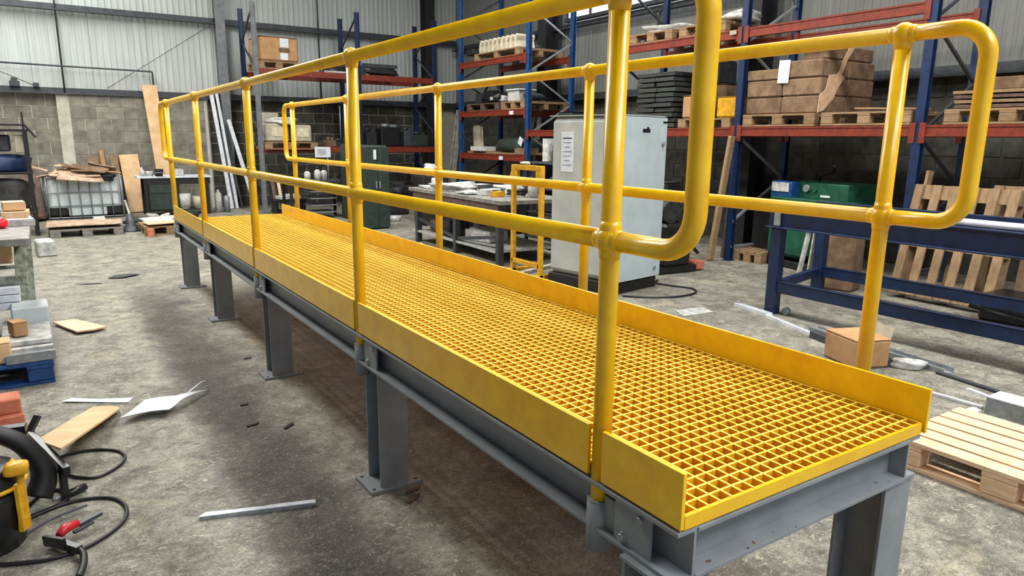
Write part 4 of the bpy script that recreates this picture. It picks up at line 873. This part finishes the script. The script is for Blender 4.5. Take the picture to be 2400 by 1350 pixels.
# floor clutter below far bay
for k, (x, y, h, lab, m) in enumerate(((6.5,11.5,.5,'dark machine on the floor at the left of the far bay',DRK),(6.55,10.8,.6,'round-headed dark machine on the floor in the far bay',DRK),(6.45,10.1,.7,'white and dark machine on the floor in the far bay',CLUT),(5.9,9.0,.8,'dark machine on the floor before the tall blue frame',DRK),(6.3,8.2,.75,'dark machine on the floor under the near blue frame beam',DRK),(6.5,7.6,1.0,'tall dark machine beneath the empty bay',DRK))):
    t = thing('floor_machine', lab, 'machine', (x, y, 0), .2*k); bx('base', t, (0,0,h*.35), (.4,.45,h*.7), DRK); obj('head', blob(MB(), (0,0,h*.85), (.34,.36,h*.34), k+70, 12, 8, .3), m, t)

# ================================================================== RIGHT: green machine, blue frame, pallets
gm = thing('green_machine', 'dark green machine with dials and raised control box under the rack', 'machine', (6.85, 4.0, .05), -.18)
bx('lower_casing', gm, (-.02,.12,.38), (.70,.62,.60), GRN); bx('table_body', gm, (.0,-.1,.74), (.72,1.05,.14), GRN); bx('upper_body', gm, (.05,-.12,.90), (.5,.98,.20), GRN)
bx('control_box', gm, (-.22,.28,.90), (.24,.34,.20), BLL); bx('control_panel', gm, (-.345,.28,.93), (.01,.28,.11), CLUT)
obj('dial', MB().cyl((-.20,-.02,.93), (-.235,-.02,.93), .045, 16), GLV, gm); obj('dial', MB().cyl((-.20,-.14,.92), (-.22,-.14,.92), .03, 12), GRN, gm)
bx('plate', gm, (-.205,-.30,.85), (.006,.14,.025), PAP); bx('label', gm, (-.374,.30,.60), (.006,.12,.14), BEIG)
obj('handle', MB().tube([(.1,.1,1.0),(.1,.1,1.08),(.1,-.1,1.12),(.0,-.2,1.2)], .018, 8), BLK, gm); obj('pipe', MB().tube(fillet([(-.3,.42,.72),(-.3,.80,.72),(-.3,.80,.60)], .04, 4), .016, 8), GLV, gm)
bx('skid', gm, (0,0,.0), (.74,.9,.08), BLK)
bx('tank', gm, (.0,.72,.36), (.4,.36,.6), BLP)
pallet('pale-ended pallet on the floor left of the green machine', (6.65, 4.66, -.0), .1, L=.5, W=.42, m=WOD, nb=4)
# blue frame bench
bf = thing('blue_frame_table', 'long dark blue steel frame table right of the walkway', 'table', (4.95, 2.7, 0), 0)
def bf_leg(x, y): obj('leg', MB().box((x,y,.39), (.10,.10,.78)), NAV, bf)
L0, L1 = 0.0, -4.4; xa, xb2 = -.60, .45
for y in (0., -2.1): 
    for x in (xa, xb2): bf_leg(x, y+(.25 if x > 0 else 0))
obj('top_beam', MB().box((xa, -2.15, .865), (.04,4.5,.17)).box((xa-.03,-2.15,.785), (.07,4.5,.012)).box((xa-.02,-2.15,.945), (.06,4.5,.012)), NAV, bf)
obj('top_beam', MB().box((xb2, -1.9, .865), (.04,4.5,.17)), NAV, bf)
for y in (.06,-1.4,-2.9): obj('cross_member', MB().box(((xa+xb2)/2, y, .84), (xb2-xa-.04,.05,.08)), NAV, bf)
for x, yo in ((xa,0),(xb2,.25)): obj('lower_rail', MB().box((x, -2.1+yo, .25), (.06,4.2,.10)).box((x-.01, -2.1+yo, .304), (.05,4.2,.008)), NAV, bf)
obj('end_rail', MB().bar((xa,0,.25), (xb2,.25,.25), .06,.08), NAV, bf)
obj('bracket', MB().box((xa-.035,.0,.87), (.02,.06,.14)), GLV, bf); obj('caster', MB().cyl((xa+.03,-.12,.035), (xa+.06,-.12,.035), .035, 12), GLV, bf)
for k in (0, 1): single('white_tube', MB().cyl((0,-1.2,0), (0,1.2,0), .022, 10), WHM, ('near','far')[k]+' white tube lying along the blue frame table', 'tube', (4.40+k*.07, .45, .976))
for k, (x, y, h, lab, m) in enumerate(((6.0,3.35,.72,'white folded stool frame under the blue frame table',CLUT),(5.9,3.0,.6,'brown carton standing behind the blue frame table',CRDD))):
    if k == 0:
        t = thing('stool', lab, 'stool', (x,y,0), .3); bx('seat', t, (0,0,.60), (.34,.3,.04), CLUT)
        for a, b in ((-.15,-.12),(.15,-.12),(-.15,.12),(.15,.12)): obj('leg', MB().bar((a*1.3,b*1.3,0), (a*.8,b*.8,.58), .04,.04), CLUT, t)
    else: carton(lab, (x,y,0), (.3,.3,h), .2, m, tape=False)
# standing pallet leaning on the rack
pallet('pallet standing on edge, leaning against the right rack', (6.22, 2.05, .56), L=1.1, W=.95, m=WOD, nb=6, rot=(0, -PI/2+.22, -.05), gap=.085)
pallet('second pallet standing upright behind the leaning one', (6.55, 1.45, .58), L=1.1, W=.95, m=WOD, nb=6, rot=(0, -PI/2+.12, -.02), gap=.085)
leanb('rough board standing on end between the upright pallets and the frame', 6.2, .12, 2.5, 2.45, 1.25, .10, .03, WOD)
single('dark_bin', MB().box((0,0,.12), (.4,.5,.24)).cyl((-.25,-.3,.05),(-.25,.3,.12),.02,8), BLP, 'low dark bin at the foot of the upright pallets', 'bin', (5.95, 1.35, 0))
# floor pallet at right
pallet('new pale pallet lying flat on the floor at the right edge', (2.575, -.035, 0), -PI/2+.01, L=.94, W=.67, m=WPK, nb=6, gap=.094)
# carton with open flap
t = carton('small brown carton standing right of the walkway near its first right post', (3.62, 1.45, 0), (.34,.28,.20), 1.2, CRD, tape=False); bx('side_flap', t, (.0,-.15,.22), (.3,.004,.12), BEIG, rx=.3)
# gutters, profiles and bars on the floor
def flo(label, a, b, wd, ht, m, name='metal_profile', cat='profile', lip=True):
    a = Vector((a[0],a[1],0)); b = Vector((b[0],b[1],0)); L_ = (b-a).length; an = math.atan2(b.y-a.y, b.x-a.x)
    mb = MB().box((0,0,.004), (L_,wd,.006))
    if lip: mb.box((0,wd/2,ht/2), (L_,.004,ht)); mb.box((0,-wd/2,ht/2), (L_,.004,ht)); mb.box((0,-wd/2+.008,ht), (L_,.018,.004))
    else: mb.box((0,0,ht/2), (L_,wd,ht))
    return single(name, mb, m, label, cat, ((a+b)/2), an)
flo('white profile end lying before the near leg of the blue frame table', (4.30,3.05), (4.22,2.62), .06, .03, WHM)
flo('thin white profile on the floor continuing right from the blue frame leg', (4.18,2.62), (3.98,2.05), .035, .025, WHM)
flo('grey steel channel lying in front of the blue frame table', (4.12,2.12), (3.90,.95), .10, .04, GLV, 'steel_channel', 'channel')
flo('dark grey tube beneath the steel channel on the floor', (3.93,2.0), (3.70,1.25), .06, .06, GIRT, 'dark_tube', 'tube', False)
flo('thin dark bar running right along the floor before the blue frame', (3.85,1.0), (3.62,-.3), .03, .02, GIRT, 'dark_bar', 'bar', False)
flo('short white profile on the floor near the thin dark bar', (3.66,.72), (3.55,.35), .03, .02, WHM)
flo('long white rod on the floor pointing to the steel angle', (3.39,1.12), (3.40,.52), .022, .02, WHM, 'white_rod', 'rod', False)
t = thing('steel_angle', 'wide galvanised steel channel cut by the right edge, above the pale pallet', 'channel', (3.43, .01, 0), -1.56)
obj('top_face', MB().box((0,0,.10), (.95,.17,.006)), WHM, t); obj('side_face', MB().box((0,-.085,.05), (.95,.006,.10)).box((0,.085,.05), (.95,.006,.10)), GLV, t)
single('paper_ball', blob(MB(), (0,0,.02), (.09,.07,.045), 5, 10, 6, .3), CLUT, 'crumpled white scrap on the floor between steel channel and pale pallet', 'paper', (3.24, .50, 0))
single('plastic_pouch', blob(MB(), (0,0,.03), (.22,.13,.06), 15, 12, 8, .2), CLUT, 'pale plastic pouch on the floor beside the small brown carton', 'pouch', (3.80, 1.18, 0), -1.2)
single('white_nozzle', MB().tube([(0,-.08,.02),(0,0,.025),(0,.12,.01)], [.02,.028,.008], 8), WHM, 'white nozzle-like piece on the floor at the end of the thin dark bar', 'nozzle', (3.56, .35, 0), .1)
scrap('flat white smear patch on the floor between cabinet and blue frame leg', (3.75,3.1,0), [(-.2,-.08),(.15,-.12),(.2,.06),(-.1,.12)], CLUT, .002, .003, seed=22, name='white_smear', cat='scrap')  # thin sheet stands in for a white smear on the floor

# extra clutter on and below the racks
for k, (x, y, z, d, m, lab) in enumerate((
 (6.6,11.75,3.17,(.4,.3,.12),DRK,'dark box at the left end of the top level, far bay'),
 (6.7,11.6,2.22,(.3,.4,.2),DRK,'dark crate at the left end of the middle level, far bay'),
 (6.55,9.9,1.24,(.35,.3,.12),CRDD,'brown tray at the right end of the low level, far bay'),
 (7.0,7.9,1.69,(.5,.6,.22),DRK,'dark crate at the back of the bay behind the pale cabinet'),
 (6.9,8.9,1.69,(.5,.4,.3),DGN,'dark green crate in the bay right of the tall blue frame'),
 (5.3,8.6,.0,(.6,.5,.55),DRK,'dark crate on the floor behind the cluttered table, near half'),
 (5.3,9.4,.0,(.5,.5,.7),DRK,'tall dark crate on the floor behind the cluttered table, far half'),
 (5.25,8.6,.555,(.35,.3,.2),CLUT,'pale carton on the dark crate behind the cluttered table'),
 (5.8,12.4,.0,(.6,.5,.8),DRK,'dark cabinet on the floor left of the far bay'),
 (4.75,10.3,.0,(.5,.5,.9),DRK,'dark crate right of the green cabinet with the white tag'))):
    carton(lab, (x,y,z), d, .1*(k % 3)-.1, m, tape=False)
for k, (x, y, z, s_, m, lab) in enumerate((
 (6.5,10.6,2.21,.12,CLUT,'small pale lump between motor and white device on the far bay'),
 (6.5,12.6,.0,.3,DRK,'dark lump on the floor left of the far bay'),
 (5.2,10.9,.0,.4,DRK,'dark sack beyond the cluttered table'),
 (4.75,10.3,.905,.16,CLUT,'white lump on the dark crate beside the green cabinet'),
 (5.8,12.4,.805,.2,BLU,'blue lump on the dark cabinet left of the far bay'),
 (6.4,9.9,.0,.3,CLUT,'pale lump on the floor at the foot of the tall blue frame'),
)):
    single('bundle', blob(MB(), (0,0,s_*.5), (s_*1.5,s_*1.4,s_), k+90, 12, 8, .3), m, lab, 'bundle', (x, y, z))
for k, (x, y, lab) in enumerate(((6.285,10.0,'white tag on the middle orange beam of the far bay'),(6.285,10.35,'white tag on the lowest orange beam of the far bay'))):
    tag(bx('beam_tag', None, (x-.02, y, (2.0,1.17)[k]), (.004,.14,.07), PAP), lab, 'tag')
tag(bx('beam_tag', None, (6.265, 5.0, 2.84), (.004,.10,.05), BEIG), 'small pale tag on the upper orange beam left of the blue upright', 'tag')

# rust marks and weld spatter on the near end beam of the platform
for k, (x, y, l) in enumerate(((.22,-.283,.006),(.25,-.275,.008),(.33,-.27,.004),(.10,-.27,.010),(.40,-.285,.004),(.80,-.26,.007),(.84,-.275,.005))):
    obj('rust_mark', MB().sheet([(-l,-l*.4),(l*.6,-l*.5),(l,.2*l),(-l*.3,l*.5)], .0008), DBAR, pf, (x, y, ZBm+.0105), (0,0,k))
